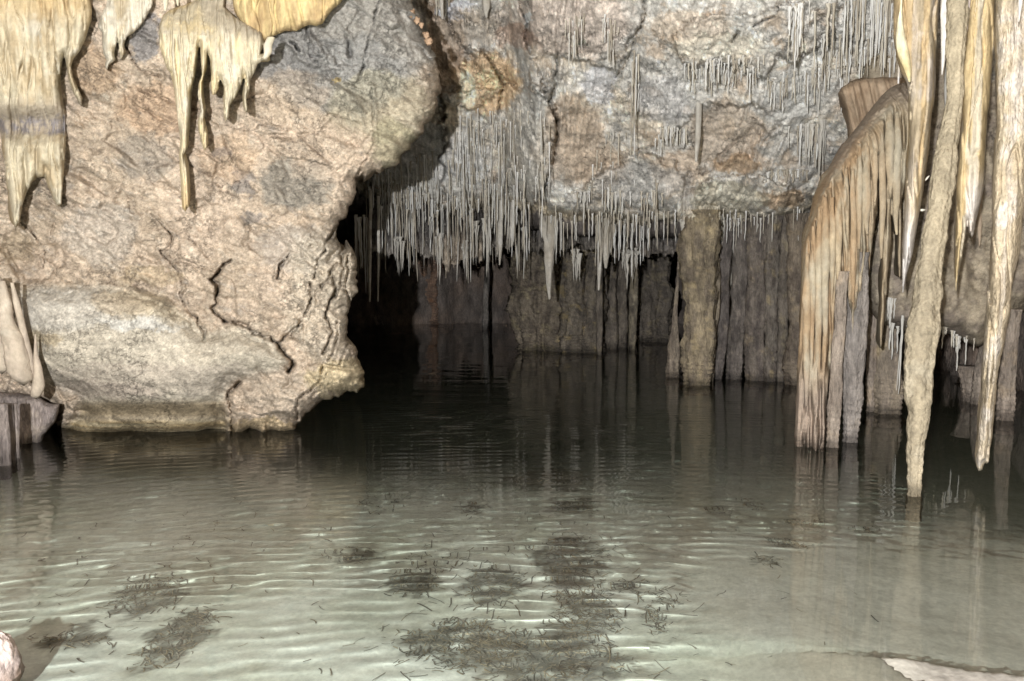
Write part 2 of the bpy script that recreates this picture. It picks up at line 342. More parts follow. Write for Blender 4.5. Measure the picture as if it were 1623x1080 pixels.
def ceil_color(X, Y, P):
    grey = C(190, 184, 174); white = C(214, 208, 196); brown = C(176, 154, 130); tan = C(198, 182, 158); rust = C(170, 138, 102); pink = C(182, 162, 146)
    a = fbm(P, .9, 5, .6, 21); b = fbm(P, 2.2, 5, .65, 22); c = fbm(P, 6, 4, .7, 23)
    col = mix(grey, tan, sm(-.12, .3, a+.4*c)); col = mix(col, brown, sm(.05, .38, b+.25*c)*.8)
    col = mix(col, white, sm(.08, .4, -b+.5*c)*.75); col = mix(col, rust, sm(.22, .5, fbm(P, 3.2, 5, .7, 25))*.7)
    T = R3z
    def pt(x, y): return T([(x, y)])[0]
    items = []
    for x, y, rx, ry, cc, s in [(330, 100, 260, 170, pink, .75), (300, 640, 150, 200, brown, .8), (420, 740, 150, 90, brown, .8), (1000, 600, 190, 150, brown, .7), (780, 760, 130, 90, brown, .8),
                                (1050, 740, 120, 45, rust, .8), (850, 120, 200, 70, rust, .45), (960, 210, 220, 70, C(200, 188, 165), .7), (1250, 900, 120, 50, rust, .8), (1000, 900, 170, 80, C(188, 178, 150), .6),
                                (1300, 430, 220, 130, C(180, 178, 172), .6), (420, 390, 60, 90, C(200, 198, 200), .7), (60, 90, 120, 110, pink, .5), (700, 450, 140, 120, C(175, 172, 170), .6),
                                (620, 820, 220, 90, C(170, 166, 160), .6), (100, 700, 110, 200, C(182, 174, 160), .6), (105, 85, 22, 32, C(205, 208, 205), .9), (340, 195, 40, 22, C(120, 122, 105), .8)]:
        q = pt(x, y); items.append((q[0], q[1], rx/2.842, ry/2.842, cc, s))
    items += [(770, 130, 55, 50, C(206, 170, 126), .9), (740, 140, 22, 30, C(225, 205, 170), .9), (775, 118, 18, 12, C(228, 196, 150), .8), (705, 60, 34, 90, C(150, 120, 92), .8), (722, 15, 34, 12, C(215, 215, 222), .9),
              (690, 245, 90, 45, C(184, 180, 176), .6), (745, 255, 22, 40, C(212, 208, 200), .7), (740, 45, 60, 30, C(165, 150, 132), .6), (820, 60, 40, 20, C(165, 128, 104), .6)]
    col = blobs(X, Y, col, items, 5, .03, 12)
    # pale crust and then the dark stained band at the old water line
    q = lip(X)-Y+14*perlin(np.stack([X*.035, 0*X, 0*X+2], -1))+8*perlin(np.stack([X*.15, 0*X, Y*.02], -1))
    col = mix(col, C(184, 166, 132), sm(26, 8, q)*.6)
    col = mix(col, C(104, 95, 90), sm(7, -3, q))
    rl = perlin(np.stack([P[..., 0]*26, P[..., 1]*2, P[..., 2]*2.], -1)); col = mix(col, col*1.18, sm(0, .4, rl)*sm(10, 40, q))
    dk = (.84+.32*sm(-.35, .35, c))*(.86+.28*sm(-.2, .3, fbm(P, 18, 3, .7, 27))); return 1.36*col*dk[..., None]
def ceiling():
    gx = np.r_[np.arange(-420, 520, 8), np.arange(520, 1300, 2.0), np.arange(1300, 1480, 3), np.arange(1480, 2120, 8)]
    gt = np.r_[np.linspace(1.32, 1.02, 18, endpoint=False), np.linspace(1.02, 0, 172)]
    X = np.repeat(gx[None], len(gt), 0); Yp = lip(X)*(1-gt[:, None])+(-8)*gt[:, None]
    D = ceil_depth(X, Yp); V = at(X, Yp, D); col = ceil_color(X, Yp, V)
    rows = [V]; cols = [col]
    # stained step below the lip, then the roof running back
    V0 = V[-1]; base = V0*1.
    prof = [(.02, -.03), (.04, -.07), (.06, -.11), (.09, -.15), (.14, -.19), (.3, -.22), (.55, -.23), (.8, -.22), (1.2, -.2), (1.7, -.2), (2.7, -.2), (3.5, -.5), (4.5, -.5), (6, -.5), (8, -.5), (10, -.5), (13, -.5), (17, -.5)]
    for k, (dy, dz) in enumerate(prof):
        q = base*1.; q[:, 0] *= (1+dy/base[:, 1]*.9); q[:, 1] += dy
        zt = base[:, 2]+dz; w_ = min(1, dy/3.); q[:, 2] = zt*(1-w_)+w_*(2.38+.2*fbm(q*[.5, .5, 0]+[0, 0, 3.], 1, 3))
        q[:, 1] += .12*fbm(q, 2.5, 4, .6, 7); q[:, 2] += .10*fbm(q, 3., 4, .6, 9)*(1 if k > 3 else .3)
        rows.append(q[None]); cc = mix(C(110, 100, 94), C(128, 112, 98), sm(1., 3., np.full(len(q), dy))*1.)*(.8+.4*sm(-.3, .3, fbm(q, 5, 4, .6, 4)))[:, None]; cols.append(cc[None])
    V = np.concatenate(rows); col = np.concatenate(cols)
    # overhead: from the top of the frame forward over the viewer
    top = V[0]; over = []; oc = []
    for f in np.linspace(1, 0, 26)[:-1]:
        q = top*1.; q[:, 1] = -5+f*(top[:, 1]+5); q[:, 0] *= 1+(1-f)*.4; q[:, 2] = top[:, 2]+.9*math.sin((1-f)*2.4)
        q[:, 2] += (1-f)**.3*(.35*fbm(q, .9, 4, .55, 6)); q[:, 2] = np.where(f == 1, top[:, 2], q[:, 2]); over.append(q); oc.append(mix(C(165, 160, 152), C(160, 135, 110), sm(-.3, .3, fbm(q, 1.3, 4))))
    over = np.array(over[1:][::-1]); oc = np.array(oc[1:][::-1])
    V = np.concatenate([over, V]); col = np.concatenate([oc, col])
    return mesh('cave_ceiling', V.reshape(-1, 3), grid_faces(V.shape[0], V.shape[1]), col.reshape(-1, 3), M_CEIL)
tag(ceiling(), 'pale crusted limestone ceiling sloping down to a dark stained lip', kind='structure')

# ---- cave walls: back, left, right, behind the viewer
def wall(name, pts, label, c1=C(136, 122, 112), c2=C(158, 132, 112)):
    """upright wall along a plan polyline from below the water to above the ceiling"""
    pts = np.array(pts, float); L = np.r_[0, np.cumsum(np.linalg.norm(np.diff(pts, axis=0), axis=1))]; s = np.arange(0, L[-1], .12)
    x = np.interp(s, L, pts[:, 0]); y = np.interp(s, L, pts[:, 1]); z = np.arange(-4.2, 6.6, .12)
    V = np.zeros((len(z), len(s), 3)); V[..., 0] = x; V[..., 1] = y; V[..., 2] = z[:, None]
    tx = np.gradient(x); ty = np.gradient(y); l = np.hypot(tx, ty); N = np.stack([ty/l, -tx/l], -1)
    q = V*np.array([1, 1, .35]); d = .5*fbm(q, .8, 4, .55, 31)+.22*fbm(q*[1, 1, .4], 4, 3, .5, 33, True)
    V[..., 0] += N[:, 0]*d; V[..., 1] += N[:, 1]*d
    c = mix(c1, c2, sm(-.25, .35, fbm(V, .7, 4, .6, 35))); c = c*(.75+.5*sm(-.3, .3, fbm(q, 6, 4, .6, 36)))[..., None]
    return tag(mesh(name, V.reshape(-1, 3), grid_faces(len(z), len(s)), c.reshape(-1, 3), M_COLM), label, kind='structure')
wall('cave_wall', [(-9.5, -5), (-9, 6), (-7.5, 12), (-6.5, 17), (-5.8, 22)], 'rough brown cave wall on the left')
wall('cave_wall', [(-7, 23.6), (-3, 23), (-1.6, 23.4), (2, 24), (6, 23.5), (10, 23)], 'dim brown rear wall beyond the water')
wall('cave_wall', [(9, 24), (8, 17), (7.4, 13), (7.2, 9), (7, 3), (8, -5)], 'rough brown cave wall on the right')
wall('cave_wall', [(8.5, -5), (0, -5.6), (-10, -5)], 'cave wall behind the viewer', C(150, 140, 125), C(165, 145, 120))

# ---- cave floor under the water
_y = np.arange(-6, 40, .05); _z = np.interp(_y, [-6, 1.2, 2.2, 3.2, 3.8, 5, 6.2, 7.4, 8.6, 10, 30], [.6, .25, .0, -.24, -.32, -.42, -.54, -.78, -1.25, -2.0, -3.0])
_k = np.hanning(41); _k /= _k.sum(); FZ = (_y, np.convolve(np.pad(_z, 20, 'edge'), _k, 'valid'))
def floor_z(x, y):
    z = FZ[1][np.clip(((np.asarray(y)+6)*20).astype(int), 0, len(FZ[1])-1)]+(FZ[1][np.clip(((np.asarray(y)+6)*20).astype(int)+1, 0, len(FZ[1])-1)]-FZ[1][np.clip(((np.asarray(y)+6)*20).astype(int), 0, len(FZ[1])-1)])*(((np.asarray(y)+6)*20) % 1)
    z = z+.07*fbm(np.stack([x, y, 0*x], -1), .7, 4, .5, 41)
    z = z-.35*sm(1.8, 4.2, x)*sm(5.4, 7.4, y)
    # raised floor stands in for lit suspended silt at lower right; sloping ledge breaks the surface
    e = (x-1.35)*.36+(y-3.82)+.09*fbm(np.stack([x, y, 0*x], -1), 2.2, 5, .6, 42)      # ledge line falls toward the viewer as x grows
    sx = sm(.4, 1.5, x)
    bank = -.05-.14*sm(0, 1.1, e)-.6*sm(1.0, 4., e); z = np.where(e > 0, z*(1-sx)+sx*np.maximum(bank, -1.6), z)
    ledge = .012-.10*sm(1.9, 1.2, x)-.03*sm(0, -.6, e)
    lm = sm(.06, -.03, e)*sm(.9, 1.5, x); z = z*(1-lm)+lm*np.maximum(z, ledge+.015*fbm(np.stack([x, y, 0*x], -1), 6, 4, .5, 43))
    # pale boulder shelf at the lower left corner
    g = np.hypot((x+2.9)/.5, (y-3.42)/.38); lm = sm(1., .86, g); z = z*(1-lm)+lm*(-.1+.02*fbm(np.stack([x, y, 0*x], -1), 5, 3))
    return z
def pool_floor():
    ys = np.r_[np.arange(-6, 2.4, .2), np.arange(2.4, 9, .022), np.arange(9, 14, .1), np.arange(14, 26, .4)]
    xs = np.r_[np.arange(-11, -4.2, .2), np.arange(-4.2, 4.6, .024), np.arange(4.6, 11, .2)]
    X, Y = np.meshgrid(xs, ys); Zz = floor_z(X, Y); P = np.stack([X, Y, Zz], -1)
    P[..., 2] += .012*fbm(P, 5, 4, .55, 44)+.004*fbm(P, 25, 2, .5, 45)
    n = fbm(P, 1.1, 5, .6, 46); c = mix(C(238, 244, 232), C(220, 226, 208), sm(-.3, .3, n))
    c = mix(c, C(176, 174, 150), sm(.15, .45, fbm(P, 2.6, 5, .65, 47))*.5)
    e = (X-1.35)*.36+(Y-3.82)+.09*fbm(P*[1, 1, 0], 2.2, 5, .6, 42); c = mix(c, C(194, 186, 168), sm(.1, -.1, e)*sm(.7, 1.5, X)*.9); c = mix(c, C(158, 150, 138)*(.8+.4*sm(-.3, .3, fbm(P, 14, 4, .65, 55)))[..., None], sm(.0, -.06, e)*sm(1.6, 2.0, X))
    c = mix(c, C(206, 203, 190), sm(0, .15, e)*sm(3, 1, e)*sm(.6, 1.4, X)*.8)  # paler floor colour stands in for the lit silt cloud
    c = mix(c, C(96, 104, 96), sm(5.4, 8.6, Y)*.8); c = mix(c, C(110, 112, 98), sm(2.0, 4.2, X)*sm(4.6, 6.4, Y)*.8)  # light fading toward the back and right, put into the floor colour
    # dark smudges of settled litter
    dk = [((905, 885), 62, 40), ((780, 925), 45, 30), ((655, 925), 34, 18), ((720, 1020), 90, 36), ((860, 1045), 130, 50), ((285, 1010), 42, 50), ((225, 950), 60, 24), ((930, 975), 40, 30), ((870, 760), 70, 16), ((905, 800), 50, 12), ((745, 805), 18, 10), ((110, 1015), 60, 12), ((560, 880), 40, 10)]
    d = np.zeros_like(X)
    for (a, b), rx, ry in dk:
        p, sx_, sy_ = litter_patch(a, b, rx, ry)
        wx = X+.22*fbm(P*[1, 1, 0], 4, 5, .7, 48); wy = Y+.34*fbm(P*[1, 1, 0]+9, 4, 4, .65, 49)
        d = np.maximum(d, sm(1.1, .8, np.hypot((wx-p[0])/sx_, (wy-p[1])/sy_)))
    c = mix(c, C(132, 130, 118), d*.9*sm(-.45, .1, fbm(P, 7, 5, .7, 50)))
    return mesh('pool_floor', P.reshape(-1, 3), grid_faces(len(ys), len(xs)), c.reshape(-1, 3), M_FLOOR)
def seen_floor(px, py):
    """point of the pool floor seen at a pixel through the flat water surface (refracted ray)"""
    d = ray(px, py); d = d/np.linalg.norm(d); t = -CAM_H/d[2]; p = np.array([0, 0, CAM_H])+d*t
    s = d.copy(); s[:2] /= 1.33; s[2] = -math.sqrt(max(1e-6, 1-s[0]**2-s[1]**2))
    for k in range(40):
        z = float(floor_z(np.array([p[0]]), np.array([p[1]]))[0])
        st = (p[2]-z)*.7
        if st < .004: break
        p = p+s/(-s[2])*st
    return p
def litter_patch(a, b, rx, ry):
    p = seen_floor(a, b); q = seen_floor(a+rx, b); r = seen_floor(a, b-ry); return p, abs(q[0]-p[0]), abs(r[1]-p[1])
POOL = tag(pool_floor(), 'pale silt floor of the pool with dark smudges', kind='structure')

# ---- water
def water():
    ys = [-5.]; y = 1.6
    ys += [0.]
    while y < 24.5: ys.append(y); y += (.015 if y < 8.8 else .015+(y-8.8)*.018) if y > 3 else .04
    ys = np.array(ys); xs = np.r_[np.arange(-11, -5, .3), np.arange(-5, 5.6, .045), np.arange(5.6, 11, .3)]
    X, Y = np.meshgrid(xs, ys); H = np.zeros_like(X)
    rs = np.random.RandomState(3)
    # ripples spread in gentle arcs from a source beyond the right of the camera; crests roughly across the view
    R = np.hypot(X-.3, Y+6.); TH = np.arctan2(X-.3, Y+6.)
    for k in range(26):
        lam = rs.uniform(.10, .18); kk = 2*np.pi/lam; th = rs.normal(0, .19); ph = rs.uniform(0, 6.28)
        amp = .00042*(lam/.15)**1.1
        H += amp*np.sin(kk*(R*math.cos(th)+TH*11*math.sin(th))+ph+1.5*perlin(np.stack([X*.5, Y*.5, 0*X+k], -1)))
    for k in range(10):
        lam = rs.uniform(.35, .8); kk = 2*np.pi/lam; th = rs.normal(0, .5); H += .0003*np.sin(kk*(R*math.cos(th)+TH*11*math.sin(th))+rs.uniform(0, 6.28))
    gust = .75+.4*sm(-.3, .3, perlin(np.stack([X*.35, Y*.25, 0*X+7], -1)))
    calm = sm(-.1, .25, (Y-4.6)-(X-.95)*.42)*sm(3.3, 2.3, X-.25*(Y-5))       # the lower right corner lies still
    calm = np.where(X < .6, 1, np.maximum(calm, sm(1.15, .8, X)*1.0))
    near = .55+.45*sm(3.7, 4.9, Y)
    far = 1-.55*sm(9, 16, Y)
    dep_ = np.interp(Y, [3, 5, 6.2, 7.4, 8.4, 9.5, 14], [1.15, 1., .82, .62, .8, 2.4, 3.2]); H *= gust*(.04+.96*calm)*near*far*dep_*WAVE
    V = np.stack([X, Y, H], -1); nr, nc = X.shape; F = grid_faces(nr, nc)
    V = V.reshape(-1, 3); top = len(V)
    # closed body of water: skirt and bottom
    edge = np.r_[np.arange(nc), np.arange(1, nr)*nc+nc-1, (nr-1)*nc+np.arange(nc-2, -1, -1), np.arange(nr-2, 0, -1)*nc]
    low = V[edge]*1.; low[:, 2] = -4.; V = np.concatenate([V, low]); m = len(edge); i = np.arange(m)
    side = np.stack([edge[i], top+i, top+(i+1) % m, edge[(i+1) % m]], 1)
    Fl = np.concatenate([F, side]).tolist(); Fl.append([top+k for k in range(m)][::-1])
    o = mesh('water', V, Fl, None, None)
    # flat shading on skirt
    fl_ = np.ones(len(Fl), bool); fl_[len(F):] = False; o.data.polygons.foreach_set('use_smooth', fl_)
    m_ = bpy.data.materials.new('clear_water'); m_.use_nodes = True; nt = m_.node_tree
    for n in list(nt.nodes):
        if n.type != 'OUTPUT_MATERIAL': nt.nodes.remove(n)
    out = nt.nodes['Material Output']; g = nd(nt, 'ShaderNodeBsdfGlass'); g.inputs['IOR'].default_value = 1.33; g.inputs['Roughness'].default_value = 0
    nt.links.new(g.outputs[0], out.inputs['Surface'])
    va = nd(nt, 'ShaderNodeVolumeAbsorption'); va.inputs['Color'].default_value = (.75, .785, .735, 1); va.inputs['Density'].default_value = .30
    nt.links.new(va.outputs[0], out.inputs['Volume'])
    o.data.materials.append(m_); o.cycles.is_caustics_caster = True
    return o
WAVE = .58
tag(water(), 'clear rippled pool water going dark toward the back', kind='structure')

# ================================================================== HANGING ROCK (left)
ROCK_R = [(648, -10), (654, 10), (668, 30), (676, 60), (690, 90), (697, 112), (697, 130), (690, 150), (692, 178), (676, 188), (660, 215), (640, 245), (622, 262), (605, 272), (594, 270), (580, 284), (570, 284), (566, 310), (554, 325), (548, 345), (536, 352), (530, 382), (540, 388), (540, 404), (556, 392), (565, 410), (562, 440), (565, 462), (556, 480), (552, 505), (550, 535), (563, 548), (567, 568), (574, 590), (577, 606), (565, 622), (540, 627), (505, 640), (488, 655), (470, 672), (466, 688), (430, 692), (400, 684), (380, 690)]
ROCK = ROCK_R+[(340, 697), (300, 699), (262, 702), (200, 698), (150, 700), (115, 698), (100, 686), (88, 672), (84, 652), (72, 640), (40, 642), (-30, 640), (-260, 640), (-380, 400), (-380, -240), (640, -240)]
SHELF = R5z([(40, 280), (160, 262), (450, 262), (560, 270), (700, 300), (760, 370), (830, 430), (860, 450), (1000, 430), (1150, 490), (1200, 545), (1212, 590), (1200, 622), (1130, 645), (1050, 660), (990, 680), (955, 715), (950, 760), (965, 830), (960, 880), (900, 915), (900, 1000), (200, 1000), (200, 900), (320, 800), (310, 740), (200, 700), (60, 640)])
ROCK_CRACKS = [
    (R5z([(965, 165), (935, 185), (915, 215), (880, 245), (908, 270), (912, 295), (900, 325), (903, 345), (880, 365), (905, 390), (935, 420)]), 6.5, .5),
    (R5z([(935, 420), (980, 424), (1040, 440), (1050, 460), (1090, 475), (1130, 490)]), 4.5, .3),
    (R5z([(1130, 490), (1165, 520), (1190, 555), (1215, 585), (1225, 605), (1205, 628)]), 7, .4),
    (R5z([(690, 30), (720, 60), (710, 110), (665, 125), (715, 180), (745, 210), (760, 260), (745, 300)]), 3.2, .2),
    (R5z([(745, 300), (780, 370), (825, 410), (830, 440), (860, 460), (850, 500)]), 3.2, .22),
    (R5z([(1000, 675), (960, 710), (952, 750), (965, 800), (965, 830), (972, 885)]), 5.5, .35),
    (R5z([(665, 125), (700, 200), (720, 230)]), 2.5, .1), (R5z([(1210, 140), (1165, 190), (1158, 245)]), 3, .2), (R5z([(1300, 60), (1255, 130)]), 2.5, .12),
    (R5z([(1290, 290), (1300, 330), (1265, 400), (1215, 480)]), 3, .2), (R5z([(1130, 450), (1060, 455)]), 2.2, .12),
    (R6z([(375, 175), (330, 250), (328, 280), (290, 320), (288, 360), (278, 400)]), 3.6, .25), (R6z([(262, 425), (262, 520), (225, 595), (120, 690)]), 3.6, .25),
    (R6z([(385, 330), (350, 375), (380, 440), (350, 500), (330, 560), (360, 640), (320, 740)]), 5, .35), (R6z([(350, 370), (345, 400), (310, 445)]), 3.5, .2),
    (R6z([(400, 300), (410, 360), (400, 440), (375, 480)]), 5, .3), (R6z([(430, 300), (430, 370), (415, 430), (450, 540)]), 3.6, .25), (R6z([(380, 600), (385, 680), (340, 780)]), 2.6, .15),
    (R6z([(430, 700), (400, 770), (390, 790)]), 2.6, .15), (R6z([(320, 800), (300, 870), (260, 910), (210, 940), (200, 1000), (205, 1030)]), 4.2, .25),
    (R6z([(165, 295), (125, 350), (110, 410)]), 3, .2), (R6z([(250, 210), (215, 270)]), 2.4, .12), (R6z([(0, 655), (50, 660), (95, 680), (140, 740), (190, 790)]), 3.6, .25),
    (R2z([(582, -10), (552, 60), (548, 110), (520, 190), (500, 290), (480, 360)]), 3, .2), (R2z([(430, 165), (432, 200), (443, 250)]), 5, .2), (R2z([(180, 190), (215, 235)]), 3, .14), (R2z([(243, 120), (240, 180)]), 3, .14),
    (R2z([(535, 400), (545, 520), (548, 650), (500, 740), (475, 790)]), 2.6, .14), (R2z([(256, 200), (262, 260), (320, 255)]), 2.4, .1), (R2z([(770, 230), (800, 270), (835, 300)]), 3.2, .15), (R2z([(700, 60), (735, 100), (775, 160)]), 3.2, .15),
    (R1z([(575, 150), (565, 210), (600, 270), (640, 320), (720, 345)]), 4, .2), (R1z([(100, 1005), (160, 1070), (190, 1130)]), 2.6, .12), (R5z([(100, 10), (160, 80), (190, 130), (180, 200)]), 2.6, .14), (R5z([(230, 0), (212, 80)]), 3, .14),
    (R1z([(780, 880), (870, 900), (885, 970), (860, 1030)]), 2, .05), (R1z([(680, 960), (730, 1010), (770, 1060)]), 2.6, .12), (R1z([(575, 910), (600, 960), (625, 980)]), 2.2, .08),
    (R1z([(1000, 700), (1010, 740), (1060, 700)]), 2, .08), (R1z([(1305, 185), (1345, 225)]), 3.2, .12), (R1z([(1380, 110), (1390, 165)]), 3.2, .12)]
def rock_macro(X, Y, d):
    D = 8.35+.45*sm(250, -250, Y)*-1+.0*X
    D = D-.25*sm(330, 100, X)*sm(500, 100, Y)
    D = D+.9*sm(450, 720, X)*sm(420, -50, Y)*.7                       # right shoulder turns away
    wx = X+fbm(np.stack([X*.02, Y*.02, 0*X], -1), 1, 3, .5, 3)*8; wy = Y+fbm(np.stack([X*.02, Y*.02, 5+0*X], -1), 1, 3, .5, 4)*6
    dd, _, _, ins = polydist(wx, wy, SHELF); s = np.where(ins, dd, -dd)
    sh = sm(-4, 34, s); D = D-.22*sh-.16*sm(10, 70, s)
    # the shelf tucks under toward the water
    t = np.clip((Y-585)/115., 0, 1.1); D = D+(.62*t**1.6)*sm(-10, 20, s)
    D = D-.18*np.exp(-((Y-655)/10.)**2*.5)*sm(-10, 20, s)*-.5
    # lumpy toe right of the shelf, thrusting forward
    D = D-.35*np.exp(-((X-520)/80)**2-((Y-560)/70)**2)-.22*np.exp(-((X-420)/55)**2-((Y-625)/40)**2)
    D = D-.2*np.exp(-((X-470)/110)**2-((Y-440)/70)**2)
    D = D+.35*np.exp(-((X-40)/75)**2-((Y-390)/50)**2)                  # hollow at the left
    return D, sh
def rock_depth(X, Y, d):
    D, sh = rock_macro(X, Y, d); P = at(X, Y, D)
    q = P @ np.array([[.9, 0, .45], [0, 1, 0], [-.45, 0, .9]])       # tilted bedding
    q2 = q*np.array([1, 1, 2.2])
    k = 1-.8*sh
    n = .13*fbm(q, 1.3, 4, .55, 51)*(.4+.6*k)+.06*fbm(q2, 3.6, 4, .55, 52, True)*k+.03*fbm(q2, 10, 4, .6, 53, True)*k+.016*fbm(P, 30, 3, .65, 54)*(.2+.8*k)
    wp = q2+.12*np.stack([fbm(q2, 2.2, 3, .5, 90+i_) for i_ in (0, 1, 2)], -1)
    d1, d2, h = cells(wp, 1.9, 2); e_ = sm(0, .16, d2-d1); n = n-.16*(h-.5)*k*e_+.05*(1-sm(0, .07, d2-d1))*k*sm(-.1, .2, fbm(P, 1.1, 3, .5, 93))
    d1, d2, h = cells(wp, 5.2, 5); n = n-.05*(h-.5)*k*sm(0, .3, d2-d1)+.03*(1-sm(0, .08, d2-d1))*k*sm(0, .25, fbm(P, 1.6, 3, .5, 94))
    st = perlin(np.stack([P[..., 0]*.8, P[..., 1]*0, P[..., 2]*34], -1)); n = n+.014*st*sh*sm(640, 675, Y)+.004*st*sh
    n = n-.05*sm(250, 450, X)*fbm(P, 5.5, 4, .62, 57)*sm(420, 560, Y)
    D = D+n
    # hairline fissures, dense on the toe and the right flank
    zone = np.clip(sm(400, 520, X)*sm(300, 380, Y)+.5*sm(.1, .35, fbm(P, .9, 3, .5, 58)), 0, 1)*k
    for f_, s_, a_ in ((2.2, 66, .07), (4.6, 67, .045)):
        v_ = perlin(P*np.array([1.5, 1, .7])*f_+.35*np.stack([perlin(P*9+s_)]*3, -1)+s_); D = D+a_*zone*np.exp(-(v_/.035)**2)*sm(-.1, .2, perlin(P*2.1+s_*2))
    wv = perlin(np.stack([X*.09, Y*.09, 0*X+3], -1))*2.6+perlin(np.stack([X*.3, Y*.3, 0*X+4], -1))*1.2
    wu = perlin(np.stack([X*.09, Y*.09, 0*X+13], -1))*2.6+perlin(np.stack([X*.3, Y*.3, 0*X+14], -1))*1.2
    for c, wd, dp in ROCK_CRACKS:
        xs = [a[0] for a in c]; ys = [a[1] for a in c]; m = (X > min(xs)-26) & (X < max(xs)+26) & (Y > min(ys)-26) & (Y < max(ys)+26)
        if m.any():
            e = polydist(X[m]+wv[m], Y[m]+wu[m], c, False)[0]; tv = np.clip(.75+.9*perlin(np.stack([X[m]*.05, Y[m]*.05, 0*X[m]+wd], -1)), .6, 1.5); D[m] = D[m]+dp*np.minimum(tv, 1)*np.exp(-(e/(wd*.36*tv))**2)-.03*np.exp(-((e-wd*1.4)/(wd))**2)
    return D
def rock_color(X, Y, P, d):
    tan = C(208, 182, 154); tan2 = C(194, 170, 142); grey = C(150, 145, 138); pale = C(212, 196, 172); rust = C(190, 146, 102); slate = C(122, 120, 122); olive = C(150, 138, 108)
    a = fbm(P, 1.6, 5, .6, 61); q = P @ np.array([[.9, 0, .45], [0, 1, 0], [-.45, 0, .9]])*np.array([1, 1, 2.4]); b = fbm(q, 3.4, 5, .68, 62); c = fbm(q, 12, 4, .7, 63)
    col = mix(tan, tan2, sm(-.3, .3, a)); col = mix(col, pale, sm(.05, .4, b)*.6); col = mix(col, grey, sm(.15, .45, -b+.3*c)*.45); col = mix(col, rust, sm(.25, .5, fbm(q, 4.2, 5, .7, 64))*.45)
    it = [(560, 60, 150, 90, C(158, 154, 146), .85), (540, 120, 110, 60, C(150, 147, 142), .75), (600, 170, 80, 60, C(176, 166, 136), .6), (450, 90, 60, 50, C(140, 135, 130), .8), (470, 290, 60, 40, C(146, 138, 124), .8), (230, 60, 26, 40, slate, .8), (618, 230, 40, 40, C(158, 148, 112), .7),
          (350, 245, 12, 9, slate, .9), (385, 290, 18, 20, slate, .55), (398, 345, 18, 12, slate, .5), (150, 110, 40, 40, C(186, 150, 112), .6), (250, 170, 70, 40, C(196, 156, 118), .6), (360, 250, 50, 40, C(198, 160, 120), .45), (530, 132, 8, 8, C(190, 160, 90), .8),
          (230, 250, 45, 40, C(150, 142, 130), .5), (460, 150, 60, 40, C(196, 170, 140), .4), (520, 240, 70, 50, C(204, 178, 150), .5), (470, 395, 70, 40, C(160, 152, 142), .5), (20, 395, 40, 22, C(176, 152, 120), .7), (160, 370, 60, 50, C(200, 190, 176), .4), (240, 440, 60, 14, C(186, 160, 118), .5),
          (520, 470, 70, 110, C(204, 188, 162), .55), (540, 600, 60, 30, C(212, 188, 140), .8), (420, 675, 60, 14, C(200, 170, 122), .8), (440, 620, 60, 36, C(186, 166, 142), .6)]
    col = blobs(X, Y, col, it, 9, .03, 12)
    d1, d2, h = cells(q+.25*np.stack([fbm(q, 2.5, 3, .6, 95+i_) for i_ in (0, 1, 2)], -1), 1.5, 8); col = col*(1+.2*(h-.5)*sm(0, .1, d2-d1))[..., None]
    col = mix(col, C(112, 106, 100), sm(.30, .42, fbm(q, 5.5, 5, .72, 69))*.55)
    dd, _, _, ins = polydist(X, Y, SHELF); s = sm(-4, 14, np.where(ins, dd, -dd)+5*c)
    sc = mix(C(190, 176, 152), C(200, 186, 162), sm(-.3, .3, a)); sc = blobs(X, Y, sc, [(100, 490, 90, 36, C(206, 198, 184), .6), (230, 515, 80, 10, C(206, 202, 192), .7), (200, 480, 60, 20, C(196, 172, 136), .6), (60, 540, 40, 14, C(176, 154, 116), .7), (300, 490, 80, 30, C(196, 176, 142), .6), (250, 600, 200, 26, C(176, 160, 142), .5), (160, 620, 90, 14, C(172, 154, 136), .6)], 4, .03, 9)
    sc = mix(sc, C(146, 124, 88), sm(628, 645, Y+4*b)*sm(680, 655, Y)*.85); st = perlin(np.stack([P[..., 0]*.8, 0*P[..., 0], P[..., 2]*34], -1))
    sc = mix(sc, mix(C(176, 148, 100), C(204, 182, 138), sm(-.3, .4, st)), sm(662, 672, Y))
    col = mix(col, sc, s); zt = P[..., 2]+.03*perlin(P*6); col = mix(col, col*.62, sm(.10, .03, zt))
    return .94*col*((.82+.36*sm(-.3, .3, c))*(.88+.24*sm(-.15, .15, fbm(q, 26, 3, .7, 68))))[..., None]
print('rock')
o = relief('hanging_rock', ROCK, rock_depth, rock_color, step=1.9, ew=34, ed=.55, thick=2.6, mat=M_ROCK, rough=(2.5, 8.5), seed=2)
tag(o, 'huge cracked tan and grey limestone boulder hanging over the left side of the water', 'rock')

BOULDER = o
# orange crumbs along the crest of the boulder's right edge
for i, (x, y, r) in enumerate([(652, 22, 5), (661, 33, 4), (675, 56, 3.6), (680, 66, 4.5), (668, 40, 3.)]):
    v = at(x, y, 9.0-.1)
    th = np.linspace(0, np.pi, 9); ph = np.linspace(0, 2*np.pi, 13)[:-1]; S = np.stack([np.sin(th)[:, None]*np.cos(ph), np.sin(th)[:, None]*np.sin(ph), np.cos(th)[:, None]+0*ph], -1)
    rr = r*9/FPX; V = v+S*rr*1.25*(1+1.1*fbm(S*1.4+i, 1, 3)[..., None]); n = len(ph)
    F = np.stack([(np.arange(8)[:, None]*n+np.arange(n)[None]), (np.arange(8)[:, None]*n+n+np.arange(n)[None]), (np.arange(8)[:, None]*n+n+(np.arange(n)[None]+1) % n), (np.arange(8)[:, None]*n+(np.arange(n)[None]+1) % n)], -1).reshape(-1, 4)
    o = mesh('rock_nub', V.reshape(-1, 3), F, np.repeat([C(200, 158, 120)], V.size//3, 0), M_ROCK)
    set_origin(o, v); part_of(o, BOULDER, 'nub')

